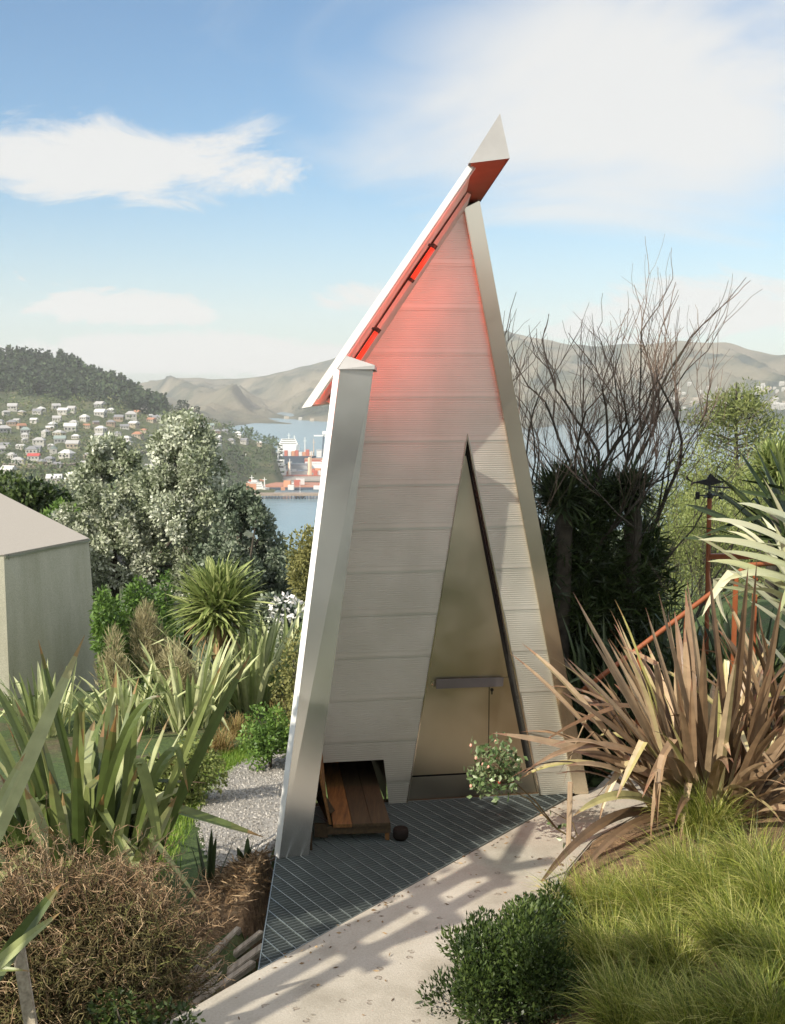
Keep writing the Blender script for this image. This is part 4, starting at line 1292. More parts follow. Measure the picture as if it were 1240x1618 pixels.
# ---- leafy trees and shrubs
def leafy(name, label, cat, c, r, k, n, L, W, mat, trunk=None, blobs=None, up=.2, shell=.4, parts=True, group=None, br=(.28, .45), trunk_mat=None, spread=.9):
    c = np.asarray(c, float); r = np.array(r, float) * np.ones(3)
    if name in ('low_shrub', 'feathery_shrub', 'green_shrub', 'scrub', 'blossom_shrub', 'tangled_bush') and c[1] < 60:
        g0 = gz(c[0], c[1]); top = c[2] + r[2]
        if top - g0 > .1 and c[2] - r[2] > g0 - .05 or True:
            top = max(top, g0 + r[2]); r[2] = (top - g0 + .15) / 2; c = np.array([c[0], c[1], g0 - .1 + r[2]])
    bl = (blobs or []) + crown_blobs(c, r, k, br)
    g = gz(c[0], c[1]) if c[1] < 600 else c[2] - r[2]
    t = thing(name, (c[0], c[1], min(g, c[2] - r[2] * .6)), label, cat, group)
    mb = MB(); crown_mesh(mb, bl, n, L, W, up, shell, spread); mb.build('crown', mat, t, fixn=False)
    mb = MB(); z0 = min(g, c[2] - r[2] * .8) - .1
    rt = trunk or max(.03, r[0] * .06)
    mb.tube([(c[0], c[1], z0), (c[0] + r[0] * .04, c[1], (z0 + c[2]) / 2), (c[0], c[1], c[2] + r[2] * .5)], [rt, rt * .75, rt * .3], 8)
    for b in random.sample(bl, min(len(bl), 9)):
        q = np.array([c[0], c[1], z0 + (c[2] - z0) * rng.uniform(.4, .9)])
        mb.tube([q, q * .5 + np.array(b[0]) * .5 + np.array([0, 0, r[2] * .06]), b[0]], [rt * .45, rt * .3, rt * .12], 6)
    mb.build('trunk', trunk_mat or M_bark, t, smooth=True)
    return t


M_silver = leaf_mat("silver leaves", [(0, (.06, .08, .035)), (.3, (.20, .235, .13)), (.6, (.46, .49, .36)), (1, (.80, .81, .70))], rough=.45, transl=.22)
M_silverdk = leaf_mat("grey green leaves", [(0, (.05, .07, .045)), (.5, (.12, .155, .095)), (.85, (.34, .38, .29)), (1, (.6, .63, .54))], rough=.5, transl=.12)
M_green = leaf_mat("fresh green leaves", [(0, (.05, .10, .02)), (.5, (.12, .21, .04)), (1, (.24, .34, .08))], rough=.45, transl=.25)
M_olive = leaf_mat("olive leaves", [(0, (.09, .095, .025)), (.5, (.17, .17, .05)), (1, (.28, .26, .09))], rough=.6, transl=.2)
M_yellowgreen = leaf_mat("yellow green leaves", [(0, (.11, .14, .035)), (.5, (.22, .26, .075)), (1, (.36, .38, .14))], rough=.55, transl=.25)
M_pine = leaf_mat("pine needles", [(0, (.06, .085, .02)), (.5, (.17, .20, .06)), (1, (.32, .34, .12))], rough=.55, transl=.2)
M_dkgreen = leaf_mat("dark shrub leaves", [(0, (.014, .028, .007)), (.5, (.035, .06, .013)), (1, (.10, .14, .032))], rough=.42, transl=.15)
M_feather = leaf_mat("feathery brown foliage", [(0, (.20, .17, .08)), (.5, (.36, .31, .17)), (1, (.52, .48, .29))], rough=.8, transl=.35)
M_black = M_black


def silver(px0, px1, py0, py1, y, n, label, mat, k, w=.115):
    a, b = at_y(px0, py1, y), at_y(px1, py0, y)
    c = (a + b) / 2; r = np.array([(b[0] - a[0]) / 2, (b[0] - a[0]) / 2, (b[2] - a[2]) / 2])
    bl = []
    for i in range(k):                                               # narrowing upward
        t = rng.random() ** 1.1
        wd = np.interp(t, [0, .35, .7, 1], [.95, .92, .68, .22])
        ang = rng.random() * 6.28; q = wd * rng.random() ** .5
        bl.append((np.array([c[0] + r[0] * q * math.cos(ang), y + r[1] * q * math.sin(ang), c[2] - r[2] + 2 * r[2] * (t * .95)]), r[0] * np.array([.19, .19, .24]) * rng.uniform(.5, 1.2) * (1.15 - t * .4)))
    return leafy('silver_tree', label, 'tree', c, r * .75, 2, n, w, w * .7, mat, blobs=bl, br=(.12, .2), trunk=.14, group='silver leaved trees above the harbour')


silver(195, 390, 648, 945, 34.0, 42000, 'tallest silver leaved tree with a pointed top above the cabbage tree', M_silver, 150)
silver(80, 275, 690, 935, 35.0, 34000, 'silver leaved tree just right of the outbuilding roof', M_silver, 130)
silver(290, 470, 765, 985, 31.0, 26000, 'darker grey leaved tree to the right of the tallest silver tree', M_silverdk, 85)
# pale blossom shrub
c = at_y(448, 960, 24); leafy('blossom_shrub', 'shrub with white flowers beside the pavilion fin', 'shrub', c, (.35, .4, .3), 7, 500, .07, .06, M_silver)
mb = MB(); P, d_, _ = blob_points([(at_y(452, 962, 23.7), np.array([.36, .3, .28]))], 90, .7)
M_white = leaf_mat("white petals", [(0, (.65, .62, .58)), (1, (.8, .78, .76))], transl=.1)
par = [o for o in bpy.data.objects if o.name.startswith('blossom_shrub')][0]
add_leaves(mb, P, d_ + rng.normal(size=P.shape), .11, .09); tag(mb.build('flowers', M_white, par, fixn=False), kind='stuff')

c = at_y(487, 865, 26); leafy('olive_tree', 'rounded olive coloured tree seen just left of the pavilion fin', 'tree', c + np.array([.15, 0, -.3]), (.75, .8, 1.15), 22, 6500, .09, .045, M_olive, br=(.3, .45), up=.5)
for (px, py, y, rx, rz, n, lab) in [(215, 965, 22, .75, .62, 5200, 'bright green leafy hedge shrub right of the outbuilding'), (262, 955, 23, .55, .5, 3200, 'green shrub between hedge and cabbage tree'), (172, 1000, 21, .38, .8, 3000, 'bright green shrub close against the outbuilding wall')]:
    leafy('green_shrub', lab, 'shrub', at_y(px, py, y), (rx, .7, rz), 16, n, .10, .05, M_green, group='bright green shrubs beside the outbuilding')
for (px, py, y, rx, rz, n, lab) in [(232, 1010, 21, .40, .62, 2600, 'brown feathery shrub left of the cabbage tree'), (285, 1040, 19, .37, .42, 2000, 'lower brown feathery shrub under the cabbage tree'), (180, 1045, 19, .32, .4, 1500, 'small brown feathery shrub by the outbuilding corner')]:
    leafy('feathery_shrub', lab, 'shrub', at_y(px, py, y), (rx, .35, rz), 14, n, .16, .012, M_feather, up=1.5, spread=.45, group='brown feathery shrubs')
for (px, py, y, rx, rz, n, mat, lab) in [(425, 1150, 15.5, .42, .26, 2600, M_green, 'low round green shrub beside the gravel path'), (300, 1195, 13.5, .42, .20, 2200, M_yellowgreen, 'low yellowish shrub left of the gravel path'), (250, 1190, 13.2, .35, .22, 1500, M_yellowgreen, 'small yellowish shrub behind the large green flax'), (463, 1040, 17, .3, .5, 1800, M_olive, 'olive shrub pressed against the pavilion fin')]:
    leafy('low_shrub', lab, 'shrub', at_y(px, py, y), (rx, .4, rz), 12, n, .06, .035, mat)
# dark bushes behind the outbuilding roof
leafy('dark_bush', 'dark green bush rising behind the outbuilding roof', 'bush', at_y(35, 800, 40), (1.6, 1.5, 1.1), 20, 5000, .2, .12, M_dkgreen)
leafy('dark_bush', 'green bush behind outbuilding roof beside the silver tree', 'bush', at_y(95, 835, 38), (1.0, 1.2, .9), 14, 3000, .18, .1, M_green)

# right bank
bank = [(1110, 740, 45, 1.5, 1.1, 7000, M_yellowgreen, 'rounded yellow green tree in front of the pine'), (1070, 775, 40, 1.2, 1.0, 4500, M_yellowgreen, 'yellow green bush to the left of the swordfish vane'), (1150, 745, 44, .9, .8, 3000, M_dkgreen, 'dark green bush between rounded tree and pale scrub'),
        (1190, 765, 34, 1.6, 1.2, 7000, M_yellowgreen, 'pale yellow green scrub below the pine'), (1240, 730, 36, 1.3, 1.1, 5000, M_yellowgreen, 'pale scrub at the right edge below the far hills'), (1120, 830, 28, 1.5, 1.0, 6500, M_yellowgreen, 'pale scrub behind the weather vane post'), (1040, 850, 27, 1.1, 1.0, 4500, M_yellowgreen, 'pale scrub behind the bare tree'), (1200, 840, 26, 1.2, 1.0, 4500, M_yellowgreen, 'pale scrub behind the dark flax'), (1010, 960, 24, 1.6, 1.0, 5000, M_yellowgreen, 'sunlit scrub low behind the bare tree')]
for px, py, y, rx, rz, n, mat, lab in bank:
    leafy('scrub', lab, 'shrub', at_y(px, py, y), (rx, rx, rz), 22, n, .13 * y / 34, .03 * y / 34, mat, up=.9, group='scrub on the right bank')


# pine
def pine(px, top, bot, y, label, wpx):
    a, b = at_y(px, bot, y), at_y(px, top, y); Ht = b[2] - a[2]; wr = wpx / F * y / 2
    t = thing('pine_tree', (a[0], a[1], a[2]), label, 'tree')
    mb = MB(); mb.tube([a + np.array([0, 0, -1.5]), a * .5 + b * .5, b], [.2, .13, .03], 8); lb = MB()
    crown = MB()
    for i in range(70):
        t_ = rng.uniform(.12, .97); ang = rng.random() * 6.28
        rr = wr * np.interp(t_, [.1, .3, .55, .8, 1], [.95, 1.0, .80, .45, .07]) * rng.uniform(.7, 1.1)
        p0 = a + (b - a) * t_; p1 = p0 + np.array([math.cos(ang) * rr, math.sin(ang) * rr, rr * .25])
        mb.tube([p0, p1], [.05, .015], 5)
        bl = [(p0 + (p1 - p0) * q, np.array([.3, .3, .26]) * wr * rng.uniform(.5, .95)) for q in (.5, .78, 1)]
        crown_mesh(crown, bl, 150, .28, .07, .5, .3)
    mb.build('trunk', M_bark, t); crown.build('crown', M_pine, t, fixn=False)


pine(1163, 604, 860, 60, 'tall pale green pine standing above the right bank before the far hills', 215)


# ---- bare tree: several stems forking into fine upright twigs
def bare_tree(base, stems, label, seed=5):
    rng = np.random.default_rng(seed)
    t = thing('bare_tree', tuple(base), label, 'tree')
    mb, tw = MB(), MB()
    tips = []

    def grow(p, d, L, r, depth):
        pts, rad = [p], [r]
        n = 4
        for i in range(n):
            d = unit(d + rng.normal(size=3) * .15 + np.array([0, 0, .05 if depth < 3 else .08]))
            p = p + d * (L / n); pts.append(p); rad.append(r * (1 - .42 * (i + 1) / n))
        (mb if depth < 3 else tw).tube(pts, rad, 7 if depth < 2 else 4 if depth < 3 else 3, caps=False, val=rng.random())
        if depth >= 4: return
        nc = [4, 5, 4, 4][depth]
        for k in range(nc):
            f = rng.uniform(.4, 1.0) if k else 1.0
            q = np.array(pts)[min(n, int(round(f * n)))]
            side = unit(rng.normal(size=3) * np.array([1, 1, .25]))
            nd = unit(d * rng.uniform(.7, 1.0) + side * rng.uniform(.3, .62) + np.array([0, 0, .22]))
            grow(q, nd, L * rng.uniform(.5, .78), max(.0028, r * (.55 if k else .6) * (.75 if f < .9 else 1)), depth + 1)

    for d, L, r in stems:
        grow(np.array(base) + np.array([d[0], d[1], 0]) * .15, unit(np.array(d)), L, r, 0)
    mb.build('trunk', M_bark, t, smooth=True, fixn=False)
    tw.build('crown', M_twig, t, fixn=False)


bt_ = at_y(925, 1000, 15.0); bt_[2] = gz(bt_[0], bt_[1])
bare_tree(bt_, [((-.15, 0, 1.0), 2.4, .055), ((.0, .1, 1.0), 2.5, .06), ((.17, -.05, 1.0), 2.3, .055), ((.34, .1, .9), 2.1, .045), ((-.05, -.15, 1), 1.7, .03), ((.5, 0, .8), 1.8, .03)], 'leafless tree with many upright reddish twigs behind the pavilion')
# tangle of dead twigs and dark bush at its foot
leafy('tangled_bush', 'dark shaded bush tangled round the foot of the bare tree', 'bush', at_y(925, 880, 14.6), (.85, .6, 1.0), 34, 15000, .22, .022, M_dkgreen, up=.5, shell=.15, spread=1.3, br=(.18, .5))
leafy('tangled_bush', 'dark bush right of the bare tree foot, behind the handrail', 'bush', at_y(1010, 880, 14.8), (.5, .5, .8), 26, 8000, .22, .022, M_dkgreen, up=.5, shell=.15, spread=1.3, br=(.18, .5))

for i, (x_, y_, h_) in enumerate([(-2.2, 22, 1.0), (-.6, 20, 1.2), (.9, 23, 1.1), (2.2, 20, 1.3), (-1.4, 29, 1.5), (1.0, 31, 1.6), (3.4, 27, 1.5)]):
    leafy('scrub', 'green scrub on the slope behind the pavilion', 'shrub', (x_, y_, gz(x_, y_) + h_ * .5), (h_ * .9, h_ * .9, h_ * .6), 16, 2600, .14, .05, M_olive if i % 2 else M_green, up=.6, group='scrub behind the pavilion')

# ---- wiry brown shrub
def wire_shrub(base, r, n, label, mat, rad=.0035):
    base = np.asarray(base, float); mb = MB()
    P = base + np.array([0, 0, r[2] * .1]) + rng.normal(size=(n, 3)) * np.array(r) * .12
    D = unit(rng.normal(size=(n, 3)) + np.array([0, 0, .55]))
    P = P + D * np.array(r) * (rng.random((n, 1)) ** .45) * .8
    P0s, P1s, rs, vs_ = [], [], [], []
    val = rng.random(n)
    for s in range(7):
        Q = P + D * rng.uniform(.035, .085, (n, 1))
        P0s.append(P); P1s.append(Q); rs.append(np.full(n, rad * (1 - s * .09))); vs_.append(val)
        # side spur
        Ds = unit(D + rng.normal(size=(n, 3)) * 1.1)
        P0s.append(Q); P1s.append(Q + Ds * rng.uniform(.02, .07, (n, 1))); rs.append(np.full(n, rad * .7)); vs_.append(val)
        P = Q; D = unit(D + rng.normal(size=(n, 3)) * .55 + np.array([0, 0, -.03]))
    add_twigs(mb, np.vstack(P0s), np.vstack(P1s), np.concatenate(rs), np.concatenate(rs) * .75, np.concatenate(vs_))
    o = mb.build('wiry_shrub', mat, fixn=False); return tag(o, label, 'shrub', 'wiry brown shrubs at lower left')


M_wire = leaf_mat("wiry brown twigs", [(0, (.11, .065, .03)), (.5, (.27, .17, .09)), (.85, (.50, .36, .22)), (1, (.20, .20, .07))], rough=.7, transl=0)
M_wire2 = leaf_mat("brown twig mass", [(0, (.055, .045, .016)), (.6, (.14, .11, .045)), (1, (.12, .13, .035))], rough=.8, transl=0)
wire_shrub(at_z(185, 1560, -.25), (.62, .6, .80), 1500, 'rounded wiry brown shrub with tangled twigs left of the sleepers', M_wire)
wire_shrub(at_z(70, 1570, -.2), (.75, .6, .9), 1500, 'wiry brown shrub beside the grey stake at lower left', M_wire)
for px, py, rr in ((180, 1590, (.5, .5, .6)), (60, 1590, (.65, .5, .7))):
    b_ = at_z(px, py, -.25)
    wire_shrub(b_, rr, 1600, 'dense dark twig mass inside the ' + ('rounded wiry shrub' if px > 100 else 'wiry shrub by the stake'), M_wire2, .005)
leafy('low_shrub', 'small dark green plant at the foot of the wiry shrub', 'shrub', at_z(200, 1650, 0) + np.array([0, 0, .0]), (.5, .3, .22), 10, 1800, .05, .025, M_dkgreen)

# ---- dense dark shrub at lower right
ds = np.array([.72, 7.15, .0])
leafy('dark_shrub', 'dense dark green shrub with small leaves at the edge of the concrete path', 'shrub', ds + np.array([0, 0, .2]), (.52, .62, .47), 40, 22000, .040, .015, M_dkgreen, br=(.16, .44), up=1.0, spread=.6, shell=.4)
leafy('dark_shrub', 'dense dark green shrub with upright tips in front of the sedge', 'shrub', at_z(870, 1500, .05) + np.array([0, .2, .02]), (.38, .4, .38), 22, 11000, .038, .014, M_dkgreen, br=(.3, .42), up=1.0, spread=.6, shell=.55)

# ---- sedge tussocks at lower right
M_sedge = leaf_mat("green sedge", [(0, (.05, .08, .010)), (.35, (.15, .20, .025)), (.7, (.34, .37, .065)), (1, (.62, .57, .22))], rough=.45, transl=.3)


def sedge(base, n, L, label, wind=(.3, .1), W=.006):
    mb = MB(); a = rng.random(n) * 6.28
    base = np.asarray(base, float)
    r = rng.random(n) ** .5 * .16
    P = base + np.stack([np.cos(a) * r, np.sin(a) * r, np.zeros(n)], 1)
    add_blades(mb, P, np.where(rng.random(n) < .45, math.pi * .9 + rng.normal(size=n) * .6, a + rng.normal(size=n) * .8), np.radians(rng.uniform(42, 90, n)), L * rng.uniform(.5, 1.2, n), W * rng.uniform(.7, 1.4, n), rng.uniform(.3, 2.4, n), 7, 0, None, rng.uniform(-1, 1, n), ((0, .5, 1), (1, .8, .05)))
    return tag(mb.build('sedge_tussock', M_sedge, fixn=False), label, 'sedge', 'green sedge tussocks at lower right')


sedges = [((1110, 1235), .35, 'sedge tussock right at the foot of the bronze flax stems'), ((1000, 1560), .25, 'sedge tussock just right of the dark shrub, at the bottom edge'), ((1110, 1590), .35, 'sedge tussock in the shade at the bottom, second from the right edge'), ((1200, 1560), .45, 'shaded sedge tussock in the lower right corner'), ((960, 1470), .2, 'sedge tussock between the dark shrub and the bronze flax'), ((1060, 1470), .3, 'broad sedge tussock in the middle of the patch'), ((1170, 1440), .45, 'bright sedge tussock below the second bronze flax'), ((1230, 1370), .55, 'tall bright sedge tussock at the right edge'), ((930, 1390), .08, 'small sedge tussock beside the pale stake'), ((1040, 1390), .2, 'sedge tussock under the arching bronze leaves'), ((1130, 1370), .35, 'sedge tussock at the foot of the bronze flax'), ((1260, 1480), .5, 'sedge tussock half cut by the right edge'), ((985, 1385), .12, 'thin sedge tussock right of the pale stake'), ((1085, 1330), .28, 'sedge tussock pushed against the bronze flax leaves'), ((1190, 1320), .5, 'sedge tussock between the two bronze flax clumps')]
for (px, py), z, lab in sedges:
    p = at_z(px, py + 82, z - .12)
    sedge(p, 1300, .50, lab, W=.0048)
# bed under the sedges
mb = MB()
X, Y = np.meshgrid(np.linspace(.9, 5, 40), np.linspace(5.5, 10.6, 44))
xe = np.interp(Y, [5.5, 6.0, 7.6, 8.5, 9.3, 9.9, 10.6], [.9, .8, .95, 1.2, 1.45, 1.75, 2.35])
Zb = np.interp(X - xe, [-.05, .0, .15, 1.0, 4], [-.15, -.02, .03, .14, .85]) + wob(X * 2, Y * 2) * .02
sheet('planting_bed', X, Y, np.maximum(Zb, ground_z(X, Y) + .01), M_mulch)

# ---- grass verges
M_grass = leaf_mat("lawn grass", [(0, (.07, .14, .012)), (.5, (.16, .28, .025)), (1, (.32, .40, .07))], rough=.5, transl=.3)
M_dry = leaf_mat("dry orange sedge", [(0, (.20, .12, .04)), (.6, (.34, .24, .09)), (1, (.22, .22, .06))], rough=.6, transl=.3)
mb = MB()


def grass_band(pa, pb, w0, w1, n, L):
    a, b = gpt(*pa), gpt(*pb)
    d = (b - a)[:2]; nn = np.array([-d[1], d[0]]); nn /= np.linalg.norm(nn)
    t = rng.random(n); o_ = rng.uniform(w0, w1, n) + rng.normal(size=n) * .06
    P = a[:2] + d * t[:, None] + nn * o_[:, None]
    P3 = np.column_stack([P, ground_z(P[:, 0], P[:, 1]) - .005])
    add_blades(mb, P3, rng.random(n) * 6.28, np.radians(rng.uniform(40, 88, n)), L * rng.uniform(.5, 1.2, n), .007, rng.uniform(.2, 1.2, n), 3, 0, None, None, ((0, .6, 1), (1, .7, .05)))


grass_band((235, 1400), (312, 1262), -.08, .95, 8000, .11)
grass_band((308, 1268), (362, 1212), -.08, .75, 6000, .11)
grass_band((358, 1214), (470, 1180), -.06, .5, 6000, .11)
o = mb.build('grass', M_grass, fixn=False); tag(o, kind='stuff')
for px, py, lab in [(375, 1165, 'orange brown sedge tuft left of the low round green shrub'), (345, 1190, 'orange brown sedge tuft beside the lawn edge'), (430, 1120, 'orange brown sedge tuft below the pale flax'), (455, 1135, 'small orange brown sedge tuft by the fin')]:
    g_ = gpt(px, py); n = 260; a = rng.random(n) * 6.28; mb = MB()
    add_blades(mb, g_ + rng.normal(size=(n, 3)) * np.array([.1, .1, 0]), a, np.radians(rng.uniform(40, 88, n)), .42 * rng.uniform(.6, 1.1, n), .010, rng.uniform(.6, 2, n), 5, 0)
    tag(mb.build('sedge_tuft', M_dry, fixn=False), lab, 'sedge', 'orange brown sedge tufts')

# ---- rose
rs_ = thing('rose_bush', tuple(at_z(905, 1345, 0)), 'leggy rose with green leaves and pink buds leaning over the grating', 'rose')
r0 = at_z(915, 1330, 0.0); ry = 9.6
mb = MB(); s1 = [r0, at_y(880, 1310, 9.8), at_y(845, 1265, 9.7), at_y(815, 1238, 9.6), at_y(790, 1215, 9.6)]
mb.tube(s1, [.009, .008, .007, .006, .004], 6)
mb.tube([at_y(880, 1310, 9.8), at_y(835, 1262, 9.6), at_y(800, 1245, 9.5), at_y(770, 1225, 9.5)], [.007, .006, .004, .003], 6)
mb.tube([r0, at_y(905, 1300, 9.9), at_y(868, 1280, 9.9)], [.006, .005, .003], 5)
tips = []
for i in range(26):
    q = at_y(rng.uniform(750, 812), rng.uniform(1185, 1245), 9.6 + rng.normal() * .1); tips.append(q)
    b0 = s1[3] if rng.random() < .5 else s1[4]
    mb.tube([b0, (b0 + q) / 2 + rng.normal(size=3) * .02, q], [.004, .003, .002], 4)
M_stem = noise_mat("rose stem", [(.3, (.09, .05, .025)), (.7, (.14, .11, .04))], rough=.7)
mb.build('stem', M_stem, rs_)
M_rose = leaf_mat("rose leaves", [(0, (.04, .075, .022)), (.5, (.11, .17, .06)), (1, (.30, .36, .20))], rough=.35, transl=.2)
mb = MB(); P = np.array([tips[i % 26] for i in range(520)]) + rng.normal(size=(520, 3)) * .05
P = np.vstack([P, np.array([s1[1]] * 14) + rng.normal(size=(14, 3)) * .06])
add_leaves(mb, P, rng.normal(size=P.shape), rng.uniform(.045, .075, len(P)), .038, fold=.15); mb.build('leaves', M_rose, rs_, fixn=False)
for (px, py, c_) in [(744, 1178, 'p'), (783, 1172, 'p'), (752, 1198, 'p'), (763, 1208, 'p'), (789, 1236, 'r'), (744, 1242, 'p'), (772, 1212, 'p')]:
    q = at_y(px, py, 9.5); mb = MB(); mb.lathe(q, [(0, -.016), (.010, -.010), (.013, 0), (.009, .012), (0, .018)], 8)
    mb.build('bud', M_budr if c_ == 'r' and 'M_budr' in globals() else flat_mat('rose bud', (.5, .03, .03) if c_ == 'r' else (.62, .33, .24), .5), rs_, smooth=True)

# ------------------------------------------------------------------ harbour, hills, town
def water_material():
    m, nt, b, out = new_mat("harbour water")
    b.inputs['Base Color'].default_value = (.16, .24, .27, 1); b.inputs['Roughness'].default_value = .22; b.inputs['IOR'].default_value = 1.33
    tcn = nnode(nt, 'ShaderNodeTexCoord'); mp = nnode(nt, 'ShaderNodeMapping'); mp.inputs['Scale'].default_value = (.05, .12, .1); nt.links.new(tcn.outputs['Object'], mp.inputs[0])
    n = nnode(nt, 'ShaderNodeTexNoise', {'Scale': 1.0, 'Detail': 6}); nt.links.new(mp.outputs[0], n.inputs['Vector'])
    bp = nnode(nt, 'ShaderNodeBump', {'Strength': .25, 'Distance': .6}); nt.links.new(n.outputs['Fac'], bp.inputs['Height']); nt.links.new(bp.outputs[0], b.inputs['Normal'])
    return m


mb = MB(); mb.poly([(-6400, 350, SEA), (6400, 350, SEA), (6400, 5400, SEA), (-6400, 5400, SEA)])
o = mb.build('water', water_material()); o['kind'] = 'structure'

# left hill, as columns of (distance, sight line) that give its height
COLS = {-500: [(500, 800), (700, 745), (900, 685), (1100, 625), (1300, 575), (1480, 535), (1800, 560)],
        -150: [(500, 810), (700, 757), (900, 700), (1100, 640), (1300, 585), (1460, 548), (1800, 570)],
        0: [(500, 820), (700, 768), (900, 710), (1100, 650), (1300, 600), (1420, 566), (1700, 590)],
        100: [(500, 830), (700, 775), (900, 715), (1100, 655), (1300, 604), (1400, 576), (1650, 598)],
        180: [(500, 840), (700, 785), (900, 722), (1100, 660), (1250, 626), (1330, 609), (1500, 625)],
        250: [(500, 860), (700, 800), (900, 735), (1100, 668), (1220, 650), (1290, 643), (1450, 655)],
        330: [(500, 880), (800, 815), (950, 770), (1080, 705), (1180, 678), (1250, 671), (1400, 690)],
        390: [(500, 900), (900, 800), (1040, 768), (1120, 722), (1190, 694), (1250, 688), (1400, 720)],
        432: [(500, 920), (950, 796), (1060, 766), (1120, 730), (1180, 704), (1230, 703), (1330, 750)],
        446: [(500, 940), (950, 800), (1060, 772), (1120, 758), (1180, 752), (1230, 752), (1330, 752)],
        470: [(500, 950), (950, 815), (1060, 785), (1120, 775), (1180, 765), (1230, 760), (1330, 752)]}
HU = np.array(sorted(COLS)); HY = np.arange(500, 1820, 20.0)
HP = np.array([np.interp(HY, [a for a, b in COLS[u]], [b for a, b in COLS[u]]) for u in HU])
HZ = EYE - HY[None] * (HP - 600) / F


def hill_z(u, Y):
    u = np.asarray(u, float); Y = np.asarray(Y, float)
    iu = np.clip(np.interp(u, HU, np.arange(len(HU))), 0, len(HU) - 1.001); iy = np.clip((Y - 500) / 20.0, 0, len(HY) - 1.001)
    a, b = iu.astype(int), iy.astype(int); fa, fb_ = iu - a, iy - b
    fa = fa * fa * (3 - 2 * fa) * .4 + fa * .6
    return (HZ[a, b] * (1 - fa) + HZ[a + 1, b] * fa) * (1 - fb_) + (HZ[a, b + 1] * (1 - fa) + HZ[a + 1, b + 1] * fa) * fb_


uu = np.linspace(-500, 470, 150); Uh, Yh = np.meshgrid(uu, np.arange(500, 1800, 12.0))
Zh = hill_z(Uh, Yh) + wob(Uh * .05, Yh * .012) * 1.2
M_hill = noise_mat("scrubby hillside", [(0.3, (.03, .045, .018)), (0.5, (.065, .08, .03)), (0.64, (.11, .105, .05)), (0.78, (.17, .145, .085))], scale=.03, detail=9, rough=.95)
sheet('hillside', (Uh - 620) / F * Yh, Yh, Zh, M_hill)


def hill_hit(px, py, y0=520):
    for y in np.arange(y0, 1500, 4.0):
        z = EYE - y * (py - 600) / F
        if z < hill_z(px, y):
            return np.array([(px - 620) / F * y, y, float(hill_z(px, y))])
    return None


M_forest = leaf_mat("forest conifers", [(0, (.016, .032, .014)), (.5, (.03, .055, .022)), (1, (.06, .09, .035))], rough=.8, transl=0)
M_gardens = leaf_mat("garden trees", [(0, (.025, .05, .015)), (.5, (.07, .11, .03)), (.8, (.14, .165, .05)), (1, (.19, .175, .08))], rough=.8, transl=0)


def far_tree(mb, p, h, w, n, conical, v0):
    p = np.asarray(p, float)
    t = rng.random(n) ** (1.2 if conical else .8)
    wr = w * (np.interp(t, [0, .2, 1], [.75, 1, .05]) if conical else np.sqrt(np.clip(1 - (t * 1.6 - .75) ** 2, .05, 1)))
    a = rng.random(n) * 6.28; q = wr * rng.uniform(.45, 1, n)
    P = p + np.stack([np.cos(a) * q, np.sin(a) * q, t * h], 1)
    D = np.stack([np.cos(a), np.sin(a), np.full(n, .5 if conical else .4)], 1) + rng.normal(size=(n, 3)) * .5
    add_leaves(mb, P, D, h * .22, h * .16, np.clip(v0 + rng.normal(size=n) * .12, 0, 1))


mb = MB()
for i in range(2500):
    u = rng.uniform(-420, 262); crest = np.interp(u, [-150, 0, 100, 180, 250], [548, 566, 576, 609, 643])
    low = np.interp(u, [-150, 0, 100, 180, 240, 265], [612, 618, 628, 640, 655, 662])
    Y = rng.uniform(1150, 1450); z = float(hill_z(u, Y)); py = 600 - (z - EYE) / Y * F
    if py > low + rng.normal() * 4: continue
    far_tree(mb, ((u - 620) / F * Y, Y, z - 1), rng.uniform(11, 19), rng.uniform(3, 5.5), 46, True, rng.random())
o = mb.build('hill_forest', M_forest, fixn=False); tag(o, 'dark conifer forest covering the top of the left hill', 'forest', kind='stuff')

# houses
HOUSE_W = [flat_mat("house white", (.40, .385, .35), .6), flat_mat("house cream", (.33, .28, .21), .6), flat_mat("house grey", (.26, .26, .25), .6), flat_mat("house brown", (.26, .19, .14), .6)]
HOUSE_R = [flat_mat("roof pale", (.38, .37, .36), .6), flat_mat("roof grey", (.20, .20, .21), .6), flat_mat("roof terracotta", (.36, .17, .10), .6), flat_mat("roof red", (.42, .07, .06), .6), flat_mat("roof white", (.55, .54, .52), .6), flat_mat("roof green grey", (.22, .27, .25), .6)]
M_glass = flat_mat("dark window", (.03, .035, .04), .2)


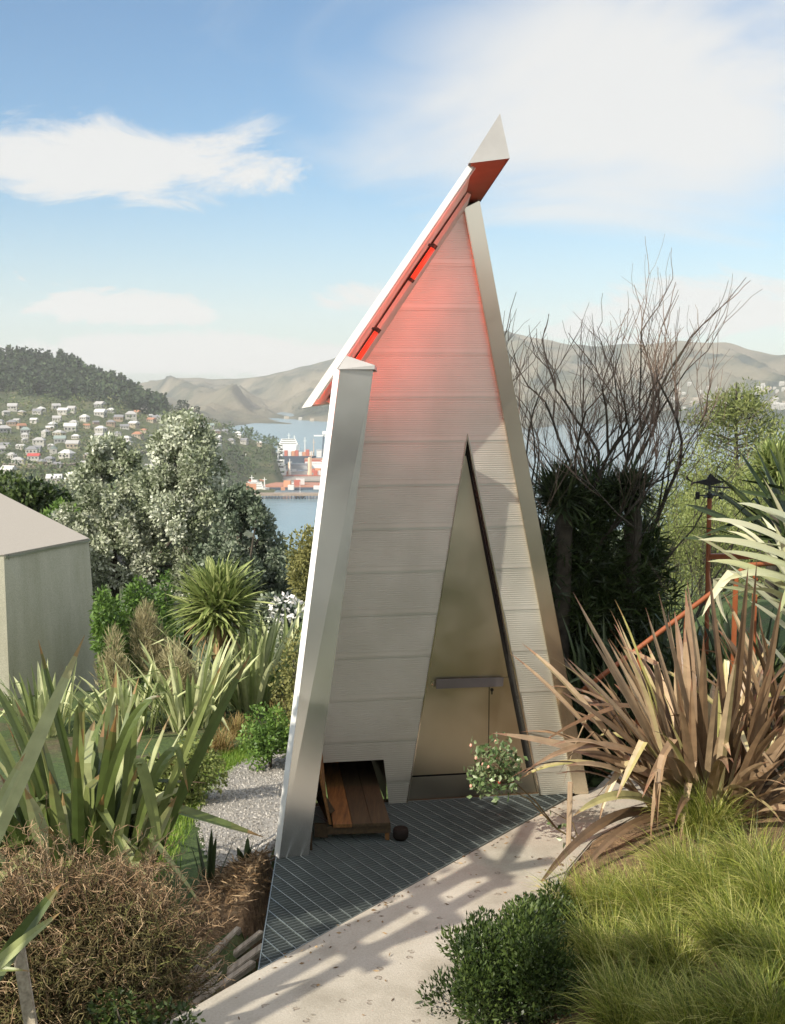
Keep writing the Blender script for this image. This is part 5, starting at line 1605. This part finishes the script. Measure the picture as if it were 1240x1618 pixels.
def house_proto(iw, ir, hip):
    root = bpy.data.objects.new('house', None); COL.objects.link(root)
    w, d, h, rh = 11.0, 8.0, 4.6, 2.6
    mb = MB(); mb.prism([(-w / 2, -d / 2, -4), (w / 2, -d / 2, -4), (w / 2, d / 2, -4), (-w / 2, d / 2, -4)], (0, 0, h + 4))
    if not hip:
        mb.add([(-w / 2, -d / 2, h), (-w / 2, d / 2, h), (-w / 2, 0, h + rh), (w / 2, -d / 2, h), (w / 2, d / 2, h), (w / 2, 0, h + rh)], [(0, 1, 2), (3, 5, 4)])
    mb.build('wall', HOUSE_W[iw], root)
    e = .5; rx = w / 2 + e if not hip else w / 2 - d / 2 * .8
    mb = MB(); z0 = h - .1
    mb.add([(-w / 2 - e, -d / 2 - e, z0), (w / 2 + e, -d / 2 - e, z0), (w / 2 + e, d / 2 + e, z0), (-w / 2 - e, d / 2 + e, z0), (-rx, 0, h + rh + .2), (rx, 0, h + rh + .2)], [(0, 1, 5, 4), (2, 3, 4, 5), (1, 2, 5), (3, 0, 4), (0, 3, 2, 1)])
    mb.build('roof', HOUSE_R[ir], root)
    mb = MB()
    for x in (-3.4, -.2, 3.2):
        mb = MB(); mb.box((x, -d / 2 - .03, 2.6), (1.7, .1, 1.5)); mb.build('window', M_glass, root)
    mb = MB(); mb.box((w / 2 + .03, .8, 2.5), (.1, 2.0, 1.4)); mb.build('window', M_glass, root)
    return root


def copy_tree(o, parent=None):
    c = o.copy(); COL.objects.link(c)
    if parent is not None: c.parent = parent
    for ch in list(o.children): copy_tree(ch, c)
    return c


WNAME = ['white', 'cream', 'grey', 'brown']; RNAME = ['pale', 'dark grey', 'terracotta', 'red', 'white', 'green grey']
protos = {}
combos = [(0, 4), (0, 0), (1, 0), (0, 1), (2, 1), (0, 0), (2, 4), (1, 4), (3, 1), (0, 1), (1, 0), (2, 5), (1, 2)]
placed = []
# houses one can tell apart in the photograph, then the streets between them
known = [(102, 655, 0, 4), (115, 650, 0, 0), (36, 655, 1, 0), (96, 650, 0, 4), (160, 658, 0, 4), (22, 648, 0, 0), (160, 645, 2, 0), (230, 650, 0, 0), (240, 668, 1, 2), (35, 678, 1, 2), (40, 692, 0, 0), (55, 690, 2, 0), (73, 688, 0, 0), (7, 684, 2, 0), (112, 683, 0, 4), (135, 665, 0, 4), (55, 668, 0, 4), (160, 683, 0, 4), (158, 692, 0, 0), (120, 694, 0, 4), (105, 695, 1, 0), (62, 702, 0, 0), (85, 700, 1, 2), (18, 725, 0, 0), (34, 727, 0, 1), (53, 728, 0, 3), (84, 716, 0, 5), (78, 730, 2, 1), (105, 726, 0, 4), (122, 725, 0, 1), (142, 724, 1, 0), (115, 710, 1, 0), (135, 707, 0, 4), (12, 752, 0, 4), (84, 766, 0, 4), (127, 760, 0, 0), (60, 776, 0, 0), (140, 768, 1, 2), (75, 782, 2, 1), (200, 697, 0, 4), (222, 698, 0, 4), (208, 662, 0, 0), (222, 664, 0, 4), (258, 678, 0, 1), (275, 652, 0, 4), (228, 684, 1, 2), (245, 735, 0, 4), (236, 742, 0, 0)]
cand = known + [(rng.uniform(-60, 345), rng.uniform(642, 740), *combos[rng.integers(len(combos))]) for _ in range(520)] + [(rng.uniform(330, 415), rng.uniform(676, 705), *combos[rng.integers(len(combos))]) for _ in range(60)]
cnt = {}
for ci, (px, py, iw, ir) in enumerate(cand):
    p = hill_hit(px, py)
    if p is None: continue
    if any(abs(p[0] - q[0]) < 12 and abs(p[1] - q[1]) < 17 for q in placed): continue
    if ci >= len(known) and (py < np.interp(px, [-60, 0, 100, 200, 280, 420], [640, 645, 645, 652, 660, 682])): continue
    if len(placed) > 235: break
    placed.append(p)
    hip = bool(rng.integers(2)); key = (iw, ir, hip)
    if key not in protos:
        o = protos[key] = house_proto(*key)
    else:
        o = copy_tree(protos[key])
    o.location = tuple(p + np.array([0, 0, .3])); o.rotation_euler = (0, 0, rng.normal() * .35)
    s = rng.uniform(.50, .92) * (1.0 if ci < len(known) else .88); o.scale = (s, s, s * rng.uniform(.85, 1.15))
    row = 'near the ridge forest' if py < 668 else 'on the middle slope' if py < 705 else 'above the coast road' if py < 745 else 'below the coast road'
    side = 'towards the harbour' if px > 250 else 'above the silver trees' if px > 120 else 'at the left of the hill'
    tag(o, '%s %s house, %s roof, %s, %s' % (WNAME[iw], 'hipped' if hip else 'gabled', RNAME[ir], row, side), 'house', 'houses on the left hillside')

mb = MB()
hp = np.array(placed)
for i in range(7600):
    u = rng.uniform(-400, 444); Y = rng.uniform(640, 1300); z = float(hill_z(u, Y)); py = 600 - (z - EYE) / Y * F
    x = (u - 620) / F * Y
    if z < SEA + 6 or py < 640 - 6: continue
    d2 = np.abs(hp[:, 0] - x) / 8 + np.abs(hp[:, 1] - Y - 2) / 14
    near = (hp[:, 1] > Y) & (np.abs(hp[:, 0] - x) < 8) & (hp[:, 1] - Y < 26)
    if d2.min() < 1: continue
    h = rng.uniform(3.5, 10) * (.62 if near.any() else 1) * (1.25 if u > 355 else 1)
    far_tree(mb, (x, Y, z - .5), h, h * rng.uniform(.35, .6), 14, rng.random() < .25, np.clip(rng.random() * (.45 if u > 355 else 1), 0, 1))
o = mb.build('hillside_trees', M_gardens, fixn=False); tag(o, 'garden trees and scrub between the far houses', 'trees', kind='stuff')
# two lone trees on the skyline
M_lone = M_forest
for px, lab in ((290, 'dark round tree on the ridge left of the harbour, taller of two'), (309, 'dark round tree on the ridge beside the harbour, lower of two')):
    Y = 1245.0; z = float(hill_z(px, Y)); p = np.array([(px - 620) / F * Y, Y, z])
    t = thing('ridge_tree', tuple(p), lab, 'tree', 'lone trees on the ridge')
    mb = MB(); far_tree(mb, p + np.array([0, 0, 6]), 12 if px < 300 else 10, 6, 160, False, .3); mb.build('crown', M_lone, t, fixn=False)
    mb = MB(); mb.tube([p - np.array([0, 0, 1]), p + np.array([0, 0, 12])], [.8, .4], 6); mb.build('trunk', M_bark, t)
# coast road cut into the hill
mb = MB(); rd = [(-60, 741), (0, 739), (60, 740), (110, 738), (150, 735), (200, 722), (250, 712), (300, 704)]
Pr = [hill_hit(*p) for p in rd]
for a, b in zip(Pr[:-1], Pr[1:]):
    up = np.array([0, 0, 2.2]); ww = np.array([0, 7, .3])
    mb.add([a + up, b + up, b + up + ww, a + up + ww, a - up, b - up], [(0, 1, 2, 3), (4, 5, 1, 0)])
o = mb.build('coast_road', noise_mat("road cutting", [(.3, (.17, .13, .10)), (.7, (.30, .26, .21))], scale=.05, rough=.9)); o['kind'] = 'structure'

# far hills across the harbour
SKY_U = [-1200, -700, -300, 0, 200, 240, 280, 330, 390, 430, 480, 515, 545, 620, 700, 780, 800, 830, 870, 900, 940, 1000, 1040, 1075, 1110, 1140, 1160, 1185, 1215, 1240, 1300, 1500, 2000, 2600]
SKY_P = [560, 570, 590, 605, 612, 602, 597, 599, 599, 592, 579, 570, 560, 545, 535, 528, 525, 534, 540, 545, 548, 545, 542, 540, 543, 540, 546, 554, 561, 562, 558, 545, 555, 570]
uu = np.linspace(-1100, 2500, 560); tt_ = np.linspace(0, 1.35, 90)
Uf, Tf = np.meshgrid(uu, tt_)
crest = np.interp(uu, SKY_U, SKY_P) + np.random.default_rng(3).normal(size=len(uu)) * 1.6
for i in range(3):
    crest = np.convolve(np.pad(crest, 1, mode='edge'), [.25, .5, .25], 'valid')
ycr = 4300.0 + 500 * np.sin(uu * .004); ysh = 2520 + 160 * np.sin(uu * .013 + 1) + 60 * np.sin(uu * .05)
zc = EYE + ycr * (600 - crest) / F
Yf = ysh[None] + (ycr - ysh)[None] * np.minimum(Tf, 1.35)
prof = np.interp(Tf, [0, .02, .12, .3, .55, .8, 1.0, 1.35], [0, .05, .17, .33, .57, .82, 1.0, .7])


def ridged(x, y):
    v = 0
    for k, (fx, fy, a) in enumerate([(.0021, .0006, 1), (.0047, .0012, .55), (.0101, .003, .28), (.021, .007, .13)]):
        v = v + a * (1 - 2 * np.abs(np.sin(x * fx * 3.1 + 1.7 * np.sin(y * fy * 2 + k) + k * 1.3)))
    return v


Xf = (Uf - 620) / F * Yf
gul = (ridged(Xf + Yf * .35, Yf) * 34 + 9 * np.sin(Xf * .031 + Yf * .012 + 2 * np.sin(Xf * .008))) * np.sin(np.clip(Tf, 0, 1) * math.pi) ** .8
Zf = SEA - 3 + (zc[None] - SEA + 3) * prof + gul


def farhill_material():
    m, nt, b, out = new_mat("dry grass hills")
    tcn = nnode(nt, 'ShaderNodeTexCoord'); vec = tcn.outputs['Object']
    n = nnode(nt, 'ShaderNodeTexNoise', {'Scale': .0034, 'Detail': 12, 'Roughness': .70, 'Distortion': .5}); nt.links.new(vec, n.inputs['Vector'])
    c = ramp(nt, n.outputs['Fac'], [(.37, (.025, .042, .035)), (.44, (.08, .09, .06)), (.50, (.15, .14, .095)), (.62, (.23, .20, .14))])
    sp = nnode(nt, 'ShaderNodeSeparateXYZ'); nt.links.new(vec, sp.inputs[0])
    # darker woods and farms in the lowest strip by the shore
    n3 = nnode(nt, 'ShaderNodeTexNoise', {'Scale': .0045, 'Detail': 5}); nt.links.new(vec, n3.inputs['Vector'])
    ad = nnode(nt, 'ShaderNodeMath', operation='MULTIPLY_ADD'); nt.links.new(n3.outputs['Fac'], ad.inputs[0]); ad.inputs[1].default_value = 130; nt.links.new(sp.outputs[2], ad.inputs[2])
    mr = nnode(nt, 'ShaderNodeMapRange', {'From Min': 5, 'From Max': -15}); nt.links.new(ad.outputs[0], mr.inputs['Value'])
    sx_ = nnode(nt, 'ShaderNodeMapRange', {'From Min': 150, 'From Max': 420}); nt.links.new(sp.outputs[0], sx_.inputs['Value'])
    ml = nnode(nt, 'ShaderNodeMath', operation='MULTIPLY'); nt.links.new(mr.outputs[0], ml.inputs[0]); nt.links.new(sx_.outputs[0], ml.inputs[1])
    mx = nnode(nt, 'ShaderNodeMix', data_type='RGBA'); nt.links.new(ml.outputs[0], mx.inputs['Factor']); nt.links.new(c, mx.inputs[6]); mx.inputs[7].default_value = (.045, .065, .05, 1)
    nt.links.new(mx.outputs[2], b.inputs['Base Color']); b.inputs['Roughness'].default_value = .95; b.inputs['Specular IOR Level'].default_value = .1
    bp = nnode(nt, 'ShaderNodeBump', {'Strength': .8, 'Distance': 55.0}); nt.links.new(n.outputs['Fac'], bp.inputs['Height']); nt.links.new(bp.outputs[0], b.inputs['Normal'])
    return m


sheet('far_hills', Xf, Yf, Zf, farhill_material())
from mathutils.bvhtree import BVHTree
fh = bpy.data.objects['far_hills'].data
bvh = BVHTree.FromPolygons([tuple(v.co) for v in fh.vertices], [tuple(p.vertices) for p in fh.polygons])


def far_hit(px, py):
    d = ray(px, py); d = d / np.linalg.norm(d)
    h = bvh.ray_cast(Vector((0, 0, EYE)), Vector(tuple(d)))
    return None if h[0] is None else np.array(h[0])


mw, mc = HOUSE_W[0], HOUSE_R[4]
k = 0; far_known = [(1128, 643), (1122, 646), (1230, 643), (1236, 645), (1226, 644), (1100, 636), (1065, 634), (1080, 633), (1200, 618), (1206, 612), (1215, 616), (1228, 619), (1238, 616), (1194, 622), (1210, 622), (1198, 632), (1222, 630), (1205, 610), (1235, 608), (1052, 640), (1040, 637), (1125, 632), (1135, 630), (1110, 628)]
for px, py in far_known + [(rng.uniform(1030, 1300), rng.uniform(608, 648)) for _ in range(26)] + [(rng.uniform(450, 540), rng.uniform(661, 667)) for _ in range(5)]:
    p = far_hit(px, py)
    if p is None: continue
    s = rng.uniform(.6, 1.0) * (1.5 if k < 9 else 1); mb = MB()
    w, d, h = 11 * s, 9 * s, 5.5 * s
    mb.prism([p + np.array(v) for v in ((-w / 2, -d / 2, -4), (w / 2, -d / 2, -4), (w / 2, d / 2, -4), (-w / 2, d / 2, -4))], (0, 0, h + 4))
    mb.add([p + np.array(v) for v in ((-w / 2, -d / 2, h), (w / 2, -d / 2, h), (w / 2, d / 2, h), (-w / 2, d / 2, h), (-w / 2, 0, h * 1.5), (w / 2, 0, h * 1.5))], [(0, 1, 5, 4), (2, 3, 4, 5), (1, 2, 5), (3, 0, 4)])
    tag(mb.build('far_house', HOUSE_W[0] if rng.random() < .75 else HOUSE_W[1]), 'tiny pale house on the far shore across the harbour', 'house', 'houses on the far shore')
    k += 1
mb = MB()
for i in range(900):
    px, py = (rng.uniform(800, 1330), rng.uniform(636, 670)) if i < 760 else (rng.uniform(462, 522), rng.uniform(644, 654))
    p = far_hit(px, py)
    if p is None: continue
    h = rng.uniform(9, 16); far_tree(mb, p, h, h * .6, 7, False, rng.random() * .7)
for i in range(420):
    px, py = rng.uniform(190, 1330), rng.uniform(556, 662)
    p = far_hit(px, py)
    if p is None or p[2] < SEA + 8: continue
    for j in range(int(rng.integers(1, 4))):
        h = rng.uniform(5, 11); far_tree(mb, p + np.array([rng.normal() * 14, rng.normal() * 30, -1.0]), h, h * .7, 6, False, rng.random() * .6)
o = mb.build('far_shore_trees', M_forest, fixn=False); tag(o, 'dark bluish woods and scrub on the far shore and hills', 'woods', kind='stuff')

# ---- port
M_wharf = noise_mat("wharf timber", [(.3, (.20, .15, .11)), (.7, (.33, .26, .20))], scale=.2, rough=.9)
M_terra = noise_mat("rust red deck", [(.3, (.34, .15, .095)), (.7, (.46, .22, .15))], scale=.1, rough=.8)
M_shipw = flat_mat("ship white", (.75, .74, .71), .5); M_hullb = flat_mat("hull dark blue", (.05, .07, .10), .5); M_hullr = flat_mat("hull red", (.36, .12, .08), .5)
M_yel = flat_mat("crane yellow", (.62, .46, .10), .5); M_tan = flat_mat("tan tower", (.55, .40, .28), .6); M_shed = flat_mat("port shed grey", (.40, .40, .41), .6); M_cont = [flat_mat("container red", (.45, .12, .08), .6), flat_mat("container white", (.6, .58, .56), .6), flat_mat("container orange", (.55, .25, .14), .6)]
DK = SEA + 3.0


def sea_pt(px, py, z=SEA): return at_z(px, py, z)


pr = thing('pier', tuple(sea_pt(450, 785)), 'long low wooden pier on dark piles in front of the moored ships', 'pier')
a, b = sea_pt(392, 781, DK), sea_pt(560, 781, DK)
mb = MB(); mb.bar(a, b, 16, 1.4); mb.build('deck', M_wharf, pr)
mb = MB()
for x in np.arange(a[0], b[0], 2.6):
    mb.box((x, a[1] - 7.6, SEA + .6), (.9, .9, 4.0))
tag(mb.build('piles', M_hullb, pr, fixn=False), kind='stuff')
wf = thing('wharf', tuple(sea_pt(460, 765)), 'broad wharf with rust red deck behind the pier', 'wharf')
a, b = sea_pt(415, 766, DK), sea_pt(580, 766, DK); mb = MB(); mb.bar(a, b, 34, 1.5); mb.build('deck', M_terra, wf)
mb = MB(); mb.bar(a + np.array([0, -17, -2.4]), b + np.array([0, -17, -2.4]), .8, 3.2); mb.build('sea_wall', M_hullb, wf)
wf2 = thing('wharf', tuple(sea_pt(430, 748)), 'grey quay apron below the wooded headland, behind the rust red wharf', 'wharf')
a, b = sea_pt(345, 752, DK - .5), sea_pt(590, 752, DK - .5); mb = MB(); mb.bar(a, b, 110, 1.5); mb.build('apron', noise_mat("quay asphalt", [(.3, (.24, .21, .18)), (.7, (.38, .34, .30))], scale=.06, rough=.9), wf2)
a, b = sea_pt(415, 773, DK - 1), sea_pt(560, 773, DK - 1)


def ship(name, label, px0, px1, py, hull, L_h, sup, mast=None, cargo=None, bow=1):
    a, b = sea_pt(px0, py), sea_pt(px1, py); y = a[1]; w = b[0] - a[0]; B = max(6, w * .16)
    t = thing(name, ((a[0] + b[0]) / 2, y, SEA), label, 'ship')
    mb = MB(); x0, x1 = a[0], b[0]
    o_ = [(x0, y - B * .5), (x0 + w * .1, y - B * .55), (x1 - w * .15, y - B * .55), (x1, y), (x1 - w * .15, y + B * .55), (x0, y + B * .5)]
    lo_ = [(x0 + (p[0] - x0) * .95, y + (p[1] - y) * .85) for p in o_]
    n_ = len(o_)
    mb.add([(p[0], p[1], SEA - 1) for p in lo_] + [(p[0], p[1], SEA + L_h) for p in o_], [tuple(range(n_, 2 * n_))] + [(i, (i + 1) % n_, n_ + (i + 1) % n_, n_ + i) for i in range(n_)])
    mb.build('hull', hull, t)
    for (f0, f1, h) in sup:
        mb = MB(); zz = SEA + L_h
        for k in range(3):
            sh = k * (f1 - f0) * .1
            mb.box((x0 + w * (f0 + f1) / 2, y, zz + h / 6 + k * h / 3 + .01), (w * (f1 - f0 - sh), B * (.9 - .12 * k), h / 3))
        mb.build('superstructure', M_shipw, t)
        mb = MB()
        for k in range(3):
            sh = k * (f1 - f0) * .1
            mb.box((x0 + w * (f0 + f1) / 2, y - B * (.45 - .06 * k) - .05, zz + h / 6 + k * h / 3 + h * .05), (w * (f1 - f0 - sh) * .85, .12, h * .09))
        mb.build('windows', M_glass, t)
    for f, h, mm in mast or []:
        mb = MB(); mb.tube([(x0 + w * f, y, SEA + L_h), (x0 + w * f, y, SEA + L_h + h)], [.7, .35], 6); mb.bar((x0 + w * f - 2, y, SEA + L_h + h * .8), (x0 + w * f + 2, y, SEA + L_h + h * .8), .4, .4); mb.build('mast', mm, t)
    for c_ in cargo or []:
        f, h, mt = c_; mb = MB(); mb.box((x0 + w * f, y, SEA + L_h + h / 2), (w * .085, B * .8, h)); mb.build('container', mt, t)
    return t


ship('cruise_ship', 'large white ship in the outer harbour beyond the headland', 439, 474, 713, M_shipw, 9, [(.06, .9, 8)], mast=[(.5, 16, M_shipw), (.75, 13, M_shipw)])
ship('container_ship', 'dark hulled ship loaded with red and white containers', 440, 500, 731, M_hullb, 8, [(.02, .12, 14)], cargo=[(.2 + i * .095, rng.uniform(4, 8), M_cont[i % 3]) for i in range(8)], mast=[(.7, 22, M_shipw), (.93, 20, M_tan)])
ship('cargo_ship', 'white cargo ship with tall bridge beside the rust red wharf', 423, 520, 757, M_hullr, 4, [(.0, .30, 15)], mast=[(.17, 28, M_shipw), (.36, 16, M_shipw), (.71, 24, M_tan), (.9, 18, M_shipw)])
ship('fishing_ship', 'smaller white and blue ship left of the cargo ship', 366, 412, 761, flat_mat("hull grey blue", (.33, .38, .44), .5), 5, [(.25, .8, 11)], mast=[(.5, 22, M_shipw)])
ship('fishing_ship', 'low pale vessel moored at the left end of the pier', 386, 426, 776, M_shipw, 3, [(.1, .75, 5)], mast=[(.3, 11, M_shipw), (.8, 9, M_shipw)])
ship('fishing_ship', 'small pale launch moored behind the yacht', 452, 476, 772, M_shipw, 2, [(.2, .7, 4)])
yt = thing('yacht', tuple(sea_pt(474, 785)), 'small white yacht with bare mast lying in front of the pier', 'yacht')
y0 = sea_pt(474, 786); mb = MB(); w = 9.0
o_ = [(-w * .45, -1.2), (w * .2, -1.3), (w * .55, 0), (w * .2, 1.3), (-w * .45, 1.2)]
mb.add([(y0[0] + p[0] * .85, y0[1] + p[1] * .6, SEA - .3) for p in o_] + [(y0[0] + p[0], y0[1] + p[1], SEA + 1.7) for p in o_], [(5, 6, 7, 8, 9)] + [(i, (i + 1) % 5, 5 + (i + 1) % 5, 5 + i) for i in range(5)]); mb.build('hull', M_shipw, yt)
mb = MB(); mb.box((y0[0] - .8, y0[1], SEA + 2.1), (3.6, 1.5, .9)); mb.build('cabin', M_shipw, yt)
mb = MB(); mb.tube([(y0[0], y0[1], SEA + 1.6), (y0[0], y0[1], SEA + 13)], .16, 6); mb.tube([(y0[0], y0[1], SEA + 3.2), (y0[0] - 3.6, y0[1], SEA + 3.2)], .12, 6); mb.build('mast', M_shipw, yt)
cr = thing('crane', tuple(sea_pt(418, 752)), 'yellow jib crane leaning over the quay', 'crane')
a = sea_pt(416, 757); a[2] = DK; mb = MB(); mb.box(a + np.array([0, 0, 3]), (3, 3, 6)); mb.build('cab', M_yel, cr)
mb = MB(); b = at_y(427, 723, a[1]); mb.tube([a + np.array([0, 0, 5]), b], [.9, .6], 5); mb.build('jib', M_yel, cr)
for (px, py, tp, r_, mt, lab) in [(457, 752, 730, 1.4, M_tan, 'slim pale tank tower right of the cargo ship bridge'), (489, 752, 722, 1.7, M_tan, 'tall tan tower beside the pavilion fin')]:
    a = sea_pt(px, py, DK); Ht = at_y(px, tp, a[1])[2] - DK; mb = MB(); mb.lathe(a, [(r_ * 1.3, 0), (r_ * 1.2, Ht * .2), (r_, Ht * .22), (r_, Ht * .95), (r_ * .3, Ht), (0, Ht)], 12)
    tag(mb.build('harbour_tower', mt, smooth=True), lab, 'tower')
# quay sheds and container stacks
for i, (px, py, w, h, m_, lab) in enumerate([(372, 752, 22, 9, M_tan, 'orange brown shed below the wooded cliff'), (404, 745, 18, 6, M_tan, 'tan shed behind the white and blue ship'), (470, 742, 26, 5, M_shed, 'grey quay shed right of the slim tower'), (505, 741, 30, 6, M_shipw, 'white flat shed at the right end of the quay'), (388, 738, 10, 8, M_shipw, 'white block building at the cliff foot'), (500, 733, 26, 5, M_cont[0], 'row of red containers behind the tall tan tower'), (512, 722, 18, 8, M_cont[1], 'pale container stack behind the tan tower'), (345, 762, 24, 7, M_shed, 'grey shed half hidden by the silver tree')]):
    a = sea_pt(px, py, DK); t = thing('port_shed', tuple(a), lab, 'shed', 'sheds and stacks along the quay')
    mb = MB(); mb.box(a + np.array([0, 0, h / 2]), (w, w * .5, h)); mb.build('wall', m_, t)
    mb = MB(); mb.add([a + np.array(v) for v in ((-w / 2 - .3, -w * .26, h), (w / 2 + .3, -w * .26, h), (w / 2 + .3, w * .26, h), (-w / 2 - .3, w * .26, h), (-w / 2 - .3, 0, h + w * .06), (w / 2 + .3, 0, h + w * .06))], [(0, 1, 5, 4), (2, 3, 4, 5), (1, 2, 5), (3, 0, 4)]); mb.build('roof', HOUSE_R[[0, 2, 1, 4, 4, 2, 0, 1][i]], t)
qc = np.random.default_rng(11)
hues = ['red', 'white', 'orange']
for i in range(26):
    px, py = qc.uniform(385, 520), [746, 751, 765, 768, 774][i % 5] + qc.uniform(-1.5, 1.5)
    a = sea_pt(px, py, DK + .8); w, h = qc.uniform(3, 9), qc.uniform(2.4, 5.5); mb = MB(); mb.box(a + np.array([0, 0, h / 2]), (w, 3.2, h), rz=qc.normal() * .15)
    k_ = int(qc.integers(3))
    tag(mb.build('container', M_cont[k_]), 'small %s container or hut among the clutter on the quay' % hues[k_], 'container', '%s containers on the quay' % hues[k_])
gc = thing('gantry_crane', tuple(sea_pt(514, 722)), 'pale gantry crane on thin legs at the edge of the outer harbour', 'crane')
a = sea_pt(514, 722, DK); mb = MB()
for dx in (-4, 4):
    for dy in (-5, 5):
        mb.bar(a + np.array([dx, dy, 0]), a + np.array([dx * .5, dy, 26]), .9, .9, up=(0, 1, 0))
mb.build('legs', M_hullb, gc)
mb = MB(); mb.bar(a + np.array([-14, 0, 26]), a + np.array([10, 0, 26]), 2, 1.6); mb.box(a + np.array([1, 0, 29.5]), (9, 5, 4)); mb.build('boom', M_shipw, gc)

# ------------------------------------------------------------------ unseen pergola added left of the view to throw the bars of shadow
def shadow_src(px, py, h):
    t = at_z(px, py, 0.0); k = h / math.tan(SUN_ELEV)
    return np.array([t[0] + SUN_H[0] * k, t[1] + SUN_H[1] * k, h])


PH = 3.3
pg = thing('pergola', (-4.0, 6.2, 0), 'unseen orange steel pergola frame left of the view, added to throw bars of shadow', 'pergola')
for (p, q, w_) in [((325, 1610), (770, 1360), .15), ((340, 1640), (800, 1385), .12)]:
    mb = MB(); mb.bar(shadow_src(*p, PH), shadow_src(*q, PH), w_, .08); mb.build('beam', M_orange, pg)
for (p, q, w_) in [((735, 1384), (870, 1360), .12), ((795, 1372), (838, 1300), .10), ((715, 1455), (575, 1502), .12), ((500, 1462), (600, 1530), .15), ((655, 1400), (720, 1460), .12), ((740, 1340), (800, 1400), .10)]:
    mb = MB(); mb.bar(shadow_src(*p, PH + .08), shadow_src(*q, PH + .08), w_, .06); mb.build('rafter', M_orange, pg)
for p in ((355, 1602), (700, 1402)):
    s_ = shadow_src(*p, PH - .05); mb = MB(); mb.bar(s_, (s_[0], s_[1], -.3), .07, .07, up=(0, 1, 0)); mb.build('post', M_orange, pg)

# ------------------------------------------------------------------ the house the photograph is taken from; unseen trees and a shrub added for shade
hs = thing('house', (0, -4, 0), 'cream weatherboard house behind the camera, out of view', 'house')
M_cream = noise_mat("cream weatherboards", [(.3, (.62, .57, .47)), (.7, (.72, .67, .56))], scale=1.2, rough=.6, stretch=(.4, .4, 4))
mb = MB(); mb.box((1.2, -7.0, 2.5), (17.0, 8.0, 6.0)); mb.build('wall', M_cream, hs)
mb = MB(); mb.add([(-7.5, -11.3, 5.5), (9.9, -11.3, 5.5), (9.9, -2.85, 5.5), (-7.5, -2.85, 5.5), (-7.5, -7, 7.0), (9.9, -7, 7.0)], [(0, 1, 5, 4), (2, 3, 4, 5), (1, 2, 5), (3, 0, 4), (0, 3, 2, 1)]); mb.build('roof', M_boxtop, hs)
for x_ in (-5.6, -2.9, 2.8, 5.6):
    mb = MB(); mb.box((x_, -2.97, 3.6), (1.3, .06, 1.5)); mb.build('window', M_glass, hs)
leafy('shade_caster', 'unseen tree added beside the house to shade the dark shrubs', 'tree', (-3.05, 2.0, 4.5), (.95, .95, .95), 20, 4500, .14, .09, M_green)  # unseen crown placed so its shade falls on the dark shrubs
cz = 4.5; kk_ = cz / math.tan(SUN_ELEV); gtri = np.array([[-.80, 7.95], [1.25, 10.55], [.2, 10.7], [-.85, 9.6]])  # unseen crown shaped from the grating outline so its shade lands there
bl_ = []
for i in range(62):
    w_ = rng.dirichlet([1, 1, 1, 1]) @ gtri
    bl_.append((np.array([w_[0] + SUN_H[0] * kk_, w_[1] + SUN_H[1] * kk_, cz + rng.normal() * .12]), np.array([.26, .26, .2]) * rng.uniform(.6, 1.2)))
cc_ = np.mean([b[0] for b in bl_], 0)
leafy('shade_caster', 'unseen spreading tree added left of the view to dapple the grating', 'tree', cc_, (.5, .5, .3), 2, 8000, .12, .08, M_green, blobs=bl_, trunk=.09)
leafy('green_shrub', 'unseen green shrub added left of the view to shade the gravel', 'shrub', (-4.5, 7.4, .45), (1.0, 1.0, 1.0), 24, 5000, .12, .07, M_green)  # added out of view to shade the near gravel

# ------------------------------------------------------------------ haze over the harbour
mh = bpy.data.materials.new("sea haze"); mh.use_nodes = True
nt = mh.node_tree; nt.nodes.clear()
pv = nt.nodes.new('ShaderNodeVolumePrincipled'); pv.inputs['Color'].default_value = (1, 1, 1, 1); pv.inputs['Density'].default_value = .000125; pv.inputs['Anisotropy'].default_value = 0.0
ho = nt.nodes.new('ShaderNodeOutputMaterial'); nt.links.new(pv.outputs[0], ho.inputs['Volume'])
mb = MB(); mb.box((0, 2600, 100), (13000, 5700, 400))
o = mb.build('haze', mh); o['kind'] = 'stuff'
bpy.context.view_layer.update()
